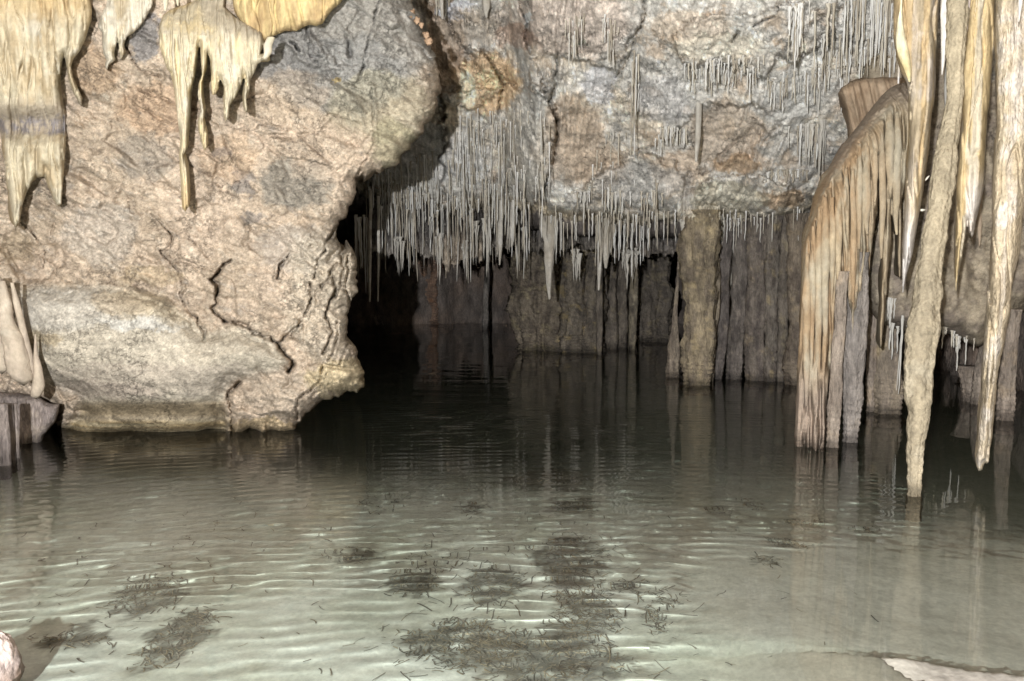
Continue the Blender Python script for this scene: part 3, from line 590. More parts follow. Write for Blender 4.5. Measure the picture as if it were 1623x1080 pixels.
# ================================================================== FLOWSTONE DRAPES on the boulder
cream = C(206, 190, 156); cream2 = C(186, 162, 122); amber = C(184, 150, 98); ivory = C(212, 200, 176)
def drape_color(c1, c2, c3, extra=None, f=2.4):
    def fn(X, Y, P, d):
        a = fbm(P*np.array([1, 1, .3]), f*2.2, 4, .6, 71); b = fbm(P, f*1.2, 4, .6, 72); c = fbm(P*np.array([1, 1, .35]), 16, 3, .6, 73)
        col = mix(c1, c2, sm(-.2, .3, a)); col = mix(col, c3, sm(.12, .4, b)*.8)
        if extra: col = extra(X, Y, P, col)
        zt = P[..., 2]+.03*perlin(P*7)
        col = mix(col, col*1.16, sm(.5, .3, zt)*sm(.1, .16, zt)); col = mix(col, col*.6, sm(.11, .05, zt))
        return col*(.9+.2*sm(-.3, .3, c))[..., None]
    return fn
def flute(Y0, amp=.03, f=26., low=.08, slope=0., lean=0.):
    def fn(X, Y, d):
        D = Y0+slope*(Y-200)/200.+0*X; P = at(X+lean*Y, Y, D)
        sv = perlin(np.stack([P[..., 0]*f*.75+.5*perlin(P*3), 0*P[..., 1]+6, P[..., 2]*1.1], -1)); D = D+amp*1.3*np.exp(-(sv/.07)**2)
        return D+amp*perlin(np.stack([P[..., 0]*f, P[..., 1]*0, P[..., 2]*f*.1], -1))+amp*.5*np.abs(perlin(np.stack([P[..., 0]*f*2.1, P[..., 1]*0+3, P[..., 2]*f*.3], -1)))+low*fbm(P, 2.2, 3, .5, 75)+.01*fbm(P, 24, 3, .6, 76)
    return fn
DR_A = R1z([(-260, -240), (400, -240), (402, -20), (415, 50), (405, 110), (385, 180), (360, 230), (330, 270), (320, 300), (330, 350), (355, 410), (372, 440), (368, 480), (352, 460), (330, 420), (312, 370), (298, 290), (288, 240), (270, 330), (265, 400), (280, 470), (300, 520), (298, 570), (295, 650), (290, 750), (283, 850), (278, 920), (262, 935), (240, 900), (220, 850), (200, 800), (165, 800), (140, 830), (120, 870), (100, 930), (90, 1000), (72, 1030), (55, 1000), (40, 900), (25, 800), (10, 650), (-10, 560), (-60, 500), (-260, 480)])
def exA(X, Y, P, col):
    n = fbm(P, 7, 4, .65, 78)*14
    g = sm(150, 175, Y+n)*sm(222, 205, Y+n); col = mix(col, C(170, 152, 130), g*.8)
    col = mix(col, C(128, 120, 122), sm(180, 190, Y+n)*sm(218, 208, Y+n)*sm(-.25, .15, fbm(P, 9, 4, .65, 79))*.9)
    return mix(col, C(200, 164, 104), sm(50, 0, Y+n)*.6)
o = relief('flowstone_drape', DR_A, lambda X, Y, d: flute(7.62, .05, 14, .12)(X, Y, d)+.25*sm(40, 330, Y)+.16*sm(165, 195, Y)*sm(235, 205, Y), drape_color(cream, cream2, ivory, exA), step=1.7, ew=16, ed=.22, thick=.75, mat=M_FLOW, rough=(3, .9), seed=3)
tag(o, 'thick cream flowstone curtain at the upper left corner, with grey band and two fangs', 'flowstone')
DR_B = R1z([(470, 30), (480, 5), (500, -240), (690, -240), (692, -20), (690, 20), (670, 60), (640, 110), (600, 150), (570, 170), (560, 200), (562, 240), (545, 270), (538, 240), (530, 180), (515, 240), (520, 270), (495, 290), (482, 318), (472, 300), (478, 270), (465, 240), (460, 200), (462, 150), (440, 120), (455, 70)])
o = relief('flowstone_drape', DR_B, flute(7.86, .04, 22, .1), drape_color(ivory, cream, cream2), step=1.5, ew=9, ed=.1, thick=.55, mat=M_FLOW, rough=(3, 1.0), seed=4)
tag(o, 'small lobed ivory flowstone drape between the corner curtain and the jellyfish drape', 'flowstone')
DR_C = R1z([(715, 150), (718, 110), (735, 70), (770, 40), (830, 22), (900, -8), (905, -240), (1050, -240), (1010, 30), (1060, 80), (1120, 110), (1180, 150), (1192, 200), (1170, 245), (1212, 235), (1218, 275), (1185, 275), (1160, 290), (1150, 320), (1128, 360), (1125, 400), (1110, 450), (1118, 490), (1108, 515), (1098, 480), (1095, 430), (1105, 370), (1100, 340), (1080, 400), (1060, 440), (1035, 480), (1030, 530), (1016, 548), (1008, 520), (1006, 450), (1008, 390), (990, 350), (985, 400), (972, 425), (958, 430), (950, 400), (950, 330), (945, 270), (935, 240), (930, 300), (910, 370), (912, 430), (920, 500), (915, 540), (930, 600), (932, 665), (920, 680), (908, 640), (895, 590), (890, 550), (905, 500), (890, 430), (893, 380), (910, 340), (905, 280), (900, 190), (882, 280), (872, 350), (855, 420), (852, 500), (850, 570), (845, 620), (840, 670), (828, 700), (842, 760), (850, 850), (850, 930), (835, 955), (820, 940), (815, 850), (810, 760), (806, 700), (812, 640), (803, 570), (793, 480), (783, 400), (768, 330), (750, 310), (735, 260), (720, 210)])
def exC(X, Y, P, col):
    n = fbm(P, 7, 4, .6, 78)*10; t = sm(16, -16, (Y-(22+.42*(X-300)))+n)*sm(300, 330, X)
    col = mix(col, C(176, 160, 134), t*.85); return mix(col, C(216, 170, 96), sm(250, 330, Y)*.5)
def depC(X, Y, d):
    D = flute(7.78, .045, 22, .06)(X, Y, d); D = D+.30*sm(70, -40, Y); return D-.10*np.exp(-((X-300)/60)**2-((Y-70)/45)**2)
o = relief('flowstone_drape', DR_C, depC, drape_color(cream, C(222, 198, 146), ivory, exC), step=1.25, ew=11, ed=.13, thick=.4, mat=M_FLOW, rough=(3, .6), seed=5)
tag(o, 'cream jellyfish-shaped flowstone drape with many dripping fingers on the hanging boulder', 'flowstone'); JELLY = o
DR_D = [(384, -240), (560, -240), (548, -8), (534, 10), (520, 25), (512, 38), (502, 42), (490, 40), (484, 43), (470, 50), (452, 50), (430, 60), (415, 72), (402, 62), (384, 40), (372, 20), (368, 0)]
o = relief('flowstone_drape', DR_D, flute(7.88, .05, 12, .14), drape_color(C(226, 196, 128), amber, C(214, 178, 112)), step=1.6, ew=12, ed=.16, thick=.6, mat=M_FLOW, rough=(3, 1.4), seed=6)
tag(o, 'amber yellow flowstone crust at the top of the boulder, right of the jellyfish drape', 'flowstone')
o = tube('flowstone_drape', [(438-8, 60, 6), (432-8, 72, 7), (425, 84, 6), (420, 92, 4)], 7.6, drape_color(cream, ivory, cream2), M_FLOW, step=.01)
part_of(o, JELLY, 'knob')
for i, (pts, lab) in enumerate([([(262, -20, 5), (263, 5, 4), (262, 17, 1.5)], 'short cream stalactite at the top edge, left one of a pair'), ([(279, -20, 4), (281, 0, 3), (282, 9, 1.2)], 'short cream stalactite at the top edge, right one of a pair')]):
    o = tube('stalactite', pts, 7.5, drape_color(cream, ivory, cream2), M_FLOW, step=.01); set_origin(o, at(pts[0][0], pts[0][1], 7.5)); tag(o, lab, 'stalactite')
# folded pillars at the left edge
cE = drape_color(C(196, 176, 150), C(182, 162, 140), C(206, 190, 166))
def pillar(path, Yd, lab, **k):
    o = tube('flowstone_pillar', path, Yd, cE, M_FLOW, **k); tag(o, lab, 'flowstone')
Ez = lambda p: [(a/3.18, 420+b/3.18, r/3.18) for a, b, r in p]
pillar(Ez([(10, 80, 14), (22, 180, 30), (35, 290, 40), (60, 360, 52), (75, 430, 55), (85, 500, 60), (105, 560, 55), (118, 580, 40)]), 7.75, 'folded tan flowstone pillar on the left edge, the wide slumped one', step=.014, bumps=(.2, 5, 16), rings=0)
pillar(Ez([(60, 90, 8), (85, 200, 16), (110, 300, 18), (130, 400, 18), (145, 480, 22), (155, 560, 24)]), 7.8, 'slanting tan flowstone pillar beside the wide slumped one', step=.014, bumps=(.15, 5, 16))
pillar(Ez([(178, 350, 3), (180, 450, 12), (190, 520, 22), (195, 590, 32), (188, 630, 34), (180, 660, 26)]), 7.8, 'club-ended tan flowstone drip above the dark water on the left', step=.014, bumps=(.15, 5, 16))
pillar(Ez([(-20, 60, 20), (-15, 180, 40), (-10, 300, 46), (5, 420, 45), (10, 520, 36)]), 7.85, 'tan flowstone pillar cut by the left frame edge', step=.014, bumps=(.15, 5, 16))
# low rock and little columns by the water at the left edge
gcol = drape_color(C(150, 134, 124), C(130, 116, 110), C(168, 150, 132))
YL = waterY(737)
o = relief('rock_ledge', [(-200, 600), (60, 628), (80, 640), (96, 640), (88, 668), (70, 690), (66, 708), (40, 715), (20, 712), (-200, 715)], lambda X, Y, d: 8.1+.15*fbm(at(X, Y, 8.1+0*X)*[1, 1, .3], 6, 4, .6, 81)+0*X, gcol, step=2, ew=12, ed=.2, thick=1.2, mat=M_COLM, seed=12)
tag(o, 'grey brown ribbed rock ledge below the boulder at the left edge', 'rock')
for i, (x, yb, r, lab) in enumerate([(8, 737, 8, 'grey column stub dipping in the water, at the left edge of the picture'), (19, 729, 5, 'second thin grey column stub from the left edge'), (27, 726, 4, 'third thin grey column stub from the left edge'), (-12, 734, 9, 'grey column stub cut by the left edge')]):
    o = tube('cave_column', [(x-3, 640, r*.8), (x-1, 690, r), (x, yb, r)], waterY(yb), gcol, M_COLM, below=.5, rings=.08, bumps=(.12, 4, 14)); tag(o, lab, 'column')
# boulder at the lower left corner
def sphere_rock(name, c, rad, col, seed, lab, mat=M_ROCK):
    n1, n2 = 60, 90; th = np.linspace(0.02, np.pi-.02, n1); ph = np.linspace(0, 2*np.pi, n2, endpoint=False)
    S = np.stack([np.sin(th)[:, None]*np.cos(ph), np.sin(th)[:, None]*np.sin(ph), np.cos(th)[:, None]+0*ph], -1); V = S*np.array(rad)
    V = V*(1+.18*fbm(S, 1.6, 4, .55, seed)+.04*fbm(S, 9, 3, .6, seed+1))[..., None]+np.array(c)
    i = np.arange(n1-1)[:, None]*n2; j = np.arange(n2)[None]; jn = (j+1) % n2; F = np.stack([i+j, i+n2+j, i+n2+jn, i+jn], -1).reshape(-1, 4)
    cc = col(*pix(V), V, None); o = mesh(name, V.reshape(-1, 3), F, cc.reshape(-1, 3), mat); set_origin(o, c); return tag(o, lab, 'rock')
p = at(-22, 990, 3.45)
sphere_rock('boulder', (p[0], p[1], .0), (.12, .15, .22), drape_color(C(205, 180, 168), C(196, 150, 110), C(214, 200, 190)), 4, 'pink and orange rock poking out of the water at the lower left corner')

# ================================================================== RIGHT: flowstone cascade, stalactites, rock
YC = 7.9
tanc = C(178, 156, 122); orng = C(172, 132, 88); gtan = C(182, 168, 140); pinkw = C(200, 184, 166)
CAS = R4z([(690, 370), (680, 368), (640, 378), (600, 395), (560, 430), (520, 480), (470, 545), (430, 600), (395, 640), (380, 650), (340, 720), (320, 760), (290, 790), (262, 870), (235, 970), (205, 1060)])+\
    Cz([(60, 40), (58, 200), (54, 350), (48, 480), (42, 600), (40, 700), (32, 850), (25, 990), (30, 1010), (105, 1012), (108, 1060), (165, 1060), (170, 940), (176, 850), (187, 700), (205, 550), (228, 430), (243, 280), (250, 190), (258, 165), (272, 230), (284, 300), (292, 340), (300, 400), (303, 462), (309, 400), (315, 340), (325, 320), (345, 240), (358, 120), (366, 60), (368, 120), (374, 180), (381, 180), (390, 80), (403, -20)])+\
    R4z([(542, 960), (546, 820), (547, 700), (553, 700), (556, 820), (570, 960)])+Cz([(444, 0), (440, 300), (430, 400), (433, 520), (440, 510), (450, 430), (462, 300), (478, 100), (488, 0)])+\
    R4z([(603, 900), (608, 960), (622, 1045), (630, 1000), (636, 900)])+Cz([(517, 60), (524, 178), (530, 178), (536, 100)])+R4z([(652, 900), (690, 700), (760, 500), (760, 300)])
def exCas(X, Y, P, col):
    n = fbm(P*np.array([1, 1, .25]), 5, 4, .6, 91)
    o_ = sm(-.3, .15, n)*sm(1430, 1350, X)*sm(680, 560, Y); col = mix(col, orng, o_*.75)
    top = np.interp(X, [1272, 1291, 1320, 1351, 1383, 1411], [373, 306, 253, 211, 169, 139]); col = mix(col, C(140, 122, 106), sm(45, 5, Y-top+18*n)*sm(1290, 1330, X)*.8)
    return mix(col, C(162, 140, 120), sm(560, 640, Y+30*n))
def depCas(X, Y, d):
    top = np.interp(X, [1260, 1272, 1291, 1320, 1351, 1383, 1411, 1440], [420, 373, 306, 253, 211, 169, 139, 120]); base = YC
    D = base+1.0*np.exp(-np.clip(Y-top, 0, 999)/38.)*.55-.25*sm(560, 720, Y)*0
    P = at(X, Y, D)
    x = P[..., 0]
    D = D+.09*perlin(np.stack([x*9, 0*x, P[..., 2]*.5], -1))+.10*np.abs(perlin(np.stack([x*24+.6*perlin(P*2), 0*x+3, P[..., 2]*1.2], -1)))+.02*perlin(np.stack([x*50, 0*x+5, P[..., 2]*4], -1))
    bumpy = sm(60, 10, Y-top); D = D+.06*bumpy*fbm(P, 7, 4, .55, 92, True)
    rg = np.abs(((P[..., 2]+.012*perlin(P*8))*26) % 1-.5)*2; D = D-.012*rg*sm(.55, .1, P[..., 2])
    D = D-.16*np.exp(-((X-1293)/18)**2)*sm(560, 680, Y)+.15*np.exp(-((X-1286)/3)**2)*sm(600, 650, Y)
    for i_, gx_ in enumerate([1287, 1297, 1310, 1322, 1336, 1349, 1363, 1377, 1391, 1404, 1418, 1430]):
        cx_ = gx_-.03*np.clip(Y-250, 0, 400)*(gx_ < 1330)+5*perlin(np.stack([Y*.012, 0*Y+i_*3.3, 0*Y], -1)); wd_ = 1.6+1.6*np.clip(.5+perlin(np.stack([Y*.02, 0*Y+i_*2.1, 0*Y+4], -1)), 0, 1)
        D = D+.22*np.exp(-((X-cx_)/wd_)**2)*sm(20, 70, Y-top)*sm(-.35, .1, perlin(np.stack([Y*.014, 0*Y+i_*5.7, 0*Y+8], -1)))
    return D+.012*fbm(P, 22, 3, .6, 93)
print('cascade')
YCB = waterY(725)
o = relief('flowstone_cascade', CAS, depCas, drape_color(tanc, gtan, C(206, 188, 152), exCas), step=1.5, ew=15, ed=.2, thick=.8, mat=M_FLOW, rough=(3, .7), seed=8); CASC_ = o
_top = lambda x: float(np.interp(x, [1260, 1272, 1291, 1320, 1351, 1383, 1411, 1440], [420, 373, 306, 253, 211, 169, 139, 120]))
_rs = np.random.RandomState(77)
for x_ in [1280, 1289, 1299, 1308, 1319, 1329, 1341, 1352, 1362, 1374, 1387, 1398, 1410, 1421]:
    y0_ = _top(x_)+_rs.uniform(24, 60); y1_ = {1280: 640, 1289: 590, 1299: 668, 1308: 560, 1319: 470, 1329: 455, 1341: 440, 1352: 470, 1362: 400, 1374: 372, 1387: 330, 1398: 420, 1410: 300, 1421: 360}[x_]+_rs.uniform(-12, 12); r_ = _rs.uniform(4.5, 8.)
    ys2 = np.linspace(y0_, y1_, 8); pth = [(x_+_rs.normal(0, .8)+(4 if x_ < 1300 else 0)*-((yy-y0_)/400.), float(yy), r_*(.35+.65*math.sin(min(1, t_*2.2)*1.57))*(1-.75*t_**3)) for yy, t_ in zip(ys2, np.linspace(0, 1, 8))]
    rb = tube('rib', pth, [7.93+.55*math.exp(-max(0, p_[1]-_top(x_))/38.) for p_ in pth], drape_color(tanc, gtan, C(196, 172, 132), exCas), M_FLOW, nseg=14, ribs=.12, bumps=(.16, 4, 14), step=.02); part_of(rb, CASC_, 'rib')
tag(o, 'broad orange and tan flowstone cascade with ribbed legs standing in the water on the right', 'flowstone'); CASC = o
def leg(path, yb, lab, col=None, nm='cave_column', **k):
    Yb = waterY(yb); kw = dict(nseg=36, below=1.2, rings=.16, ribs=.16, bumps=(.16, 3, 12), step=.012); kw.update(k)
    o = tube(nm, path, Yb, col or drape_color(C(164, 146, 128), C(150, 132, 116), C(176, 152, 124)), M_COLM, **kw)
    set_origin(o, at(path[-1][0], path[-1][1], Yb)); tag(o, lab, 'column'); return o
Cz3 = lambda p: [(1250+a/3, 380+b/3, r/3) for a, b, r in p]
Dz3 = lambda p: [(1420+a/3, 440+b/3, r/3) for a, b, r in p]
Az3 = lambda p: [(1380+a/5.4, b/5.4, r/5.4) for a, b, r in p]
Bz3 = lambda p: [(1380+a/3.6, 180+b/3.6, r/3.6) for a, b, r in p]
_l1 = leg(Cz3([(262, 150, 26), (245, 400, 26), (228, 600, 28), (218, 800, 30), (208, 985, 28)]), 708, 'slim banded column right beside the cascade\'s front leg')
part_of(_l1, CASC, 'leg')
_l2 = leg(Cz3([(325, 60, 56), (320, 300, 56), (312, 550, 52), (304, 750, 44), (292, 960, 32)]), 700, 'grey tapered banded column right of the cascade', drape_color(C(152, 140, 130), C(138, 128, 120), C(166, 150, 132)))
part_of(_l2, CASC, 'leg')
leg(Cz3([(400, 300, 30), (395, 550, 26), (392, 815, 24)]), 652, 'narrow grey column behind, left of the broad dim one')
leg(Cz3([(470, 330, 60), (470, 550, 56), (465, 815, 66)]), 653, 'broad dim brown column behind, between cascade and long pillar', drape_color(C(160, 142, 118), C(140, 124, 108), C(182, 158, 116)))
leg(Dz3([(550, 150, 44), (540, 400, 36), (515, 675, 40)]), 665, 'dim banded column behind the rough long stalactite at the right edge')
leg(Dz3([(330, 420, 40), (345, 500, 36), (360, 560, 40)]), 636, 'small dim column in the dark passage at the right')
leg(Dz3([(430, 300, 30), (400, 480, 30), (400, 570, 36)]), 640, 'dim banded column in the dark passage, half hidden by the rough long stalactite')

# orange fan behind the cascade
FAN = R4z([(366, 420), (380, 395), (420, 370), (480, 355), (560, 348), (640, 350), (700, 355), (720, 560), (560, 560), (450, 640), (415, 625), (412, 560), (400, 500), (378, 450)])
o = relief('flowstone_fan', FAN, lambda X, Y, d: 8.9+.05*perlin(np.stack([(X-1300)/(60+.0*Y)*6-(Y-120)*.02, 0*X, Y*.006], -1))+.03*perlin(np.stack([(X-(Y-120)*.25)*.22, 0*X+4, Y*.01], -1))+.003*(Y-120), drape_color(C(172, 144, 114), C(158, 128, 98), C(186, 160, 130)), step=1.5, ew=20, ed=.22, thick=1.2, mat=M_FLOW, rough=(3, .6), seed=9)
tag(o, 'orange brown ribbed flowstone fan behind the top of the cascade', 'flowstone')
# low rock lump hanging behind the right stalactites
LUMP = [(1360, -200), (1900, -200), (1900, 470), (1640, 480), (1600, 510), (1570, 535), (1562, 545), (1550, 550), (1530, 543), (1510, 532), (1493, 527), (1470, 530), (1440, 528), (1423, 523), (1393, 512), (1376, 490), (1368, 443), (1364, 380)]
def lump_col(X, Y, P, d):
    a = fbm(P, 2.5, 5, .6, 95); c = fbm(P, 9, 4, .65, 96); return mix(C(176, 158, 130), C(140, 124, 108), sm(-.2, .3, a))*(.8+.4*sm(-.3, .3, c))[..., None]
o = relief('low_rock_ceiling', LUMP, lambda X, Y, d: 9.6+.9*sm(1450, 1380, X)*0-.5*sm(100, 500, Y)+.22*fbm(at(X, Y, 9.5+0*X), 1.7, 4, .55, 97)+.06*fbm(at(X, Y, 9.5+0*X), 7, 4, .6, 98, True), lump_col, step=3, ew=30, ed=.6, thick=2.2, mat=M_ROCK, rough=(4, 2), seed=10)
tag(o, 'rough tan rock hanging low behind the big stalactites on the right', 'rock')

# big stalactites (outlines traced, bodies rounded)
def exStripe(c_, f, s=.8, seed=0, zf=.15):
    def fn(X, Y, P, col):
        n = perlin(np.stack([P[..., 0]*f+.25*P[..., 2], 0*P[..., 0]+seed, P[..., 2]*zf], -1)); return mix(col, c_, sm(.0, .35, n)*s)
    return fn
def bigstal(poly, Y0, lab, col, ew, ed, thick=.3, fl=(.02, 20, .03), lean=0., seed=0, rough=(3, .5), step=1.4, mat=None):
    o = relief('stalactite', poly, flute(Y0, *fl, lean=lean), col, step=step, ew=ew, ed=ed, thick=thick, mat=mat or M_FLOW, rough=rough, seed=seed)
    c = at(poly[0][0], poly[0][1], Y0); set_origin(o, c); tag(o, lab, 'stalactite'); return o
ST1 = Az([(200, -420), (198, 0), (196, 300), (222, 480), (262, 620), (312, 720), (328, 860), (332, 1080)])+Bz([(215, 215), (205, 330), (200, 450), (190, 650), (180, 900), (180, 1022), (186, 1022), (205, 920), (240, 800), (270, 620), (300, 450), (315, 330), (335, 200), (350, 0)])+Az([(548, 850), (562, 500), (572, 300), (590, 60), (595, -420)])
def ex1(X, Y, P, col):
    col = exStripe(C(206, 168, 108), 13, .6, 3)(X, Y, P, col); col = exStripe(C(206, 192, 180), 9, .5, 8)(X, Y, P, col); return mix(col, C(224, 214, 206), sm(310, 400, Y)*.85)
THICK = bigstal(ST1, 6.9, 'long thick stalactite left of the pillar, orange striped with white tip', drape_color(tanc, C(214, 190, 150), pinkw, ex1), 16, .2, .3, (.03, 15, .03), seed=21)
ST5 = Az([(832, -420), (830, 0), (815, 300), (803, 400), (770, 640), (788, 900), (785, 1080)])+Bz([(515, 150), (508, 260), (490, 400), (484, 700), (478, 900), (481, 1020), (489, 1018), (510, 880), (535, 750), (552, 610), (556, 640), (562, 685), (567, 680), (570, 690), (578, 710), (588, 690), (600, 620), (622, 530), (650, 400), (652, 280), (660, 150), (668, 0)])+Az([(1010, 950), (1022, 850), (1050, 450), (1062, 250), (1070, 0), (1075, -420)])
def ex5(X, Y, P, col):
    col = exStripe(C(206, 168, 96), 16, .65, 4)(X, Y, P, col); return mix(col, C(236, 224, 216), sm(250, 330, Y)*.7*sm(1528, 1534, X))
bigstal(ST5, 6.6, 'forked stalactite with yellow stripe, white blunt tip and longer thin left tip', drape_color(C(206, 190, 160), C(198, 180, 148), pinkw, ex5), 14, .18, .3, (.03, 18, .03), seed=22)
ST6 = Az([(1072, -420), (1075, 0), (1066, 300), (1078, 500), (1085, 1080)])+Bz([(716, 200), (700, 350), (692, 700), (685, 900), (680, 1080)])+Dz([(438, 60), (425, 250), (415, 400), (405, 600), (387, 780), (378, 880), (383, 905), (392, 922), (410, 915), (424, 882), (430, 888), (437, 885), (445, 878), (452, 800), (470, 640), (485, 450), (510, 330), (540, 180), (558, 0)])+[(1616, 402), (1622, 335), (1640, 200), (1662, -80)]
bigstal(ST6, 6.25, 'very long rough cream stalactite at the right edge, broken blunt tip over the water', drape_color(C(214, 192, 156), C(204, 180, 142), C(230, 216, 200), exStripe(C(206, 192, 176), 12, .5, 6)), 18, .22, .35, (.03, 14, .06), seed=23, rough=(2.2, 1.6), mat=M_CRUST)
def stal(path, Yd, lab, col, **k):
    kw = dict(nseg=26, bumps=(.1, 4, 14), ribs=.1, step=.016); kw.update(k); nm = kw.pop('nm', 'stalactite')
    o = tube(nm, path, Yd, col, kw.pop('mat', M_FLOW), **kw); y = Yd if np.isscalar(Yd) else Yd[0]; set_origin(o, at(path[0][0], path[0][1], y)); tag(o, lab, 'stalactite'); return o
wht = drape_color(C(222, 212, 200), C(232, 226, 220), C(208, 190, 164))
stal(Az3([(645, -420, 60), (645, -20, 42), (640, 200, 32), (632, 400, 22), (618, 560, 12), (611, 640, 4)]), 6.7, 'slender white-tipped stalactite just right of the thick orange striped one', wht)
stal(Az3([(655, -420, 30), (655, 300, 14), (648, 450, 8), (645, 518, 4)]), 6.78, 'tiny straw-like stalactite touching the slender white-tipped one', wht)
stal(Az3([(790, -420, 60), (790, -20, 48), (785, 200, 36), (775, 400, 27), (762, 560, 15), (754, 665, 4)]), 6.6, 'slender pinkish white stalactite beside the forked one', drape_color(C(226, 208, 204), C(220, 200, 190), C(206, 186, 164)))
stal(Az3([(715, -420, 60), (715, 0, 44), (718, 300, 30), (720, 520, 12), (722, 600, 4)]), 6.95, 'yellow striped stalactite between two slender white ones', drape_color(C(214, 182, 118), C(200, 164, 100), C(206, 190, 166)))
stal(Az3([(700, -420, 60), (700, 300, 40), (692, 700, 52), (680, 1000, 50)])+Bz3([(440, 60, 36), (432, 200, 24), (427, 300, 15), (425, 326, 6)]), 7.2, 'grey white stalactite in front of the head of the long pillar', drape_color(C(190, 184, 172), C(176, 168, 154), C(222, 214, 210)), bumps=(.14, 3, 10))
stal(Az3([(1290, -420, 26), (1285, 0, 20), (1275, 100, 12), (1268, 190, 3)]), 5.9, 'short white stalactite against the rough long one at the top right corner', wht)
stal(Bz3([(615, 560, 14), (620, 620, 16), (622, 700, 9), (621, 755, 3)]), 8.6, 'small brown stalactite on the rock between forked stalactite and right edge', drape_color(C(186, 160, 130), C(170, 144, 116), C(200, 176, 144)), up=.3)
_lb = stal(Az3([(265, -100, 20), (262, 40, 6), (250, 180, 22), (258, 330, 40), (285, 480, 44), (318, 600, 26), (332, 700, 8)]), 6.72, 'pale yellow leaf-shaped lobe on the thick orange striped stalactite', drape_color(C(226, 214, 172), C(222, 198, 132), C(232, 224, 200)), nm='stalactite', ribs=.05); part_of(_lb, THICK, 'lobe')
stal(Az3([(245, 560, 10), (240, 640, 8), (236, 715, 6)]), 7.6, 'stub of stalactite touching the crest of the cascade', wht, up=.6)
# long pillar standing in the water
YP = waterY(785)
pc = drape_color(C(176, 158, 126), C(158, 142, 114), C(188, 172, 142))
PIL = Az3([(740, -420, 80), (730, 300, 70), (720, 800, 62)])+Bz3([(432, 160, 52), (420, 330, 56), (400, 450, 58), (378, 600, 56), (360, 750, 60), (340, 900, 66)])+Dz3([(150, 100, 66), (128, 250, 66), (118, 350, 66), (112, 450, 56), (112, 510, 60), (110, 570, 60), (112, 650, 50), (102, 740, 50), (92, 850, 42), (86, 950, 37), (86, 1035, 35)])
ys_ = np.linspace(YP+.35, YP, len(PIL))
o = tube('cave_column', PIL, list(ys_), pc, M_CRUST, nseg=64, bumps=(.30, 2.6, 8), ribs=.12, rings=.1, step=.012, below=1.)
set_origin(o, at(1448, 785, YP)); tag(o, 'long knobbly tan pillar reaching from the ceiling into the water near the right', 'column')
# little white nubs on the thick stalactite
for i, (x, y, dx) in enumerate(Bz3([(312, 372, 14), (284, 553, 14)])):
    q = [(x, y+2, 1.6), (x+3, y-1, 2.2), (x+5.5, y-3.5, 1.4)] if i == 0 else [(x, y-.5, 1.6), (x+3, y-.3, 2.2), (x+6.5, y-.6, 1.2)]
    v = [at(a, b, 6.95) for a, b, r in q]; rr = [r*6.95/FPX for a, b, r in q]
    th = np.linspace(0, 2*np.pi, 10, endpoint=False); V = []
    for c_, r_ in zip([v[0]]+v+[v[2]+(v[2]-v[1])*.4], [rr[0]*.3]+rr+[rr[2]*.3]): V += [c_+r_*np.array([0, math.cos(t), math.sin(t)]) for t in th]
    V = np.array(V); F = [[k*10+j, k*10+(j+1) % 10, (k+1)*10+(j+1) % 10, (k+1)*10+j] for k in range(4) for j in range(10)]
    o = mesh('calcite_nub', V, F, np.repeat([C(236, 228, 208)], len(V), 0), M_FLOW); set_origin(o, v[0])
    part_of(o, THICK, 'nub')

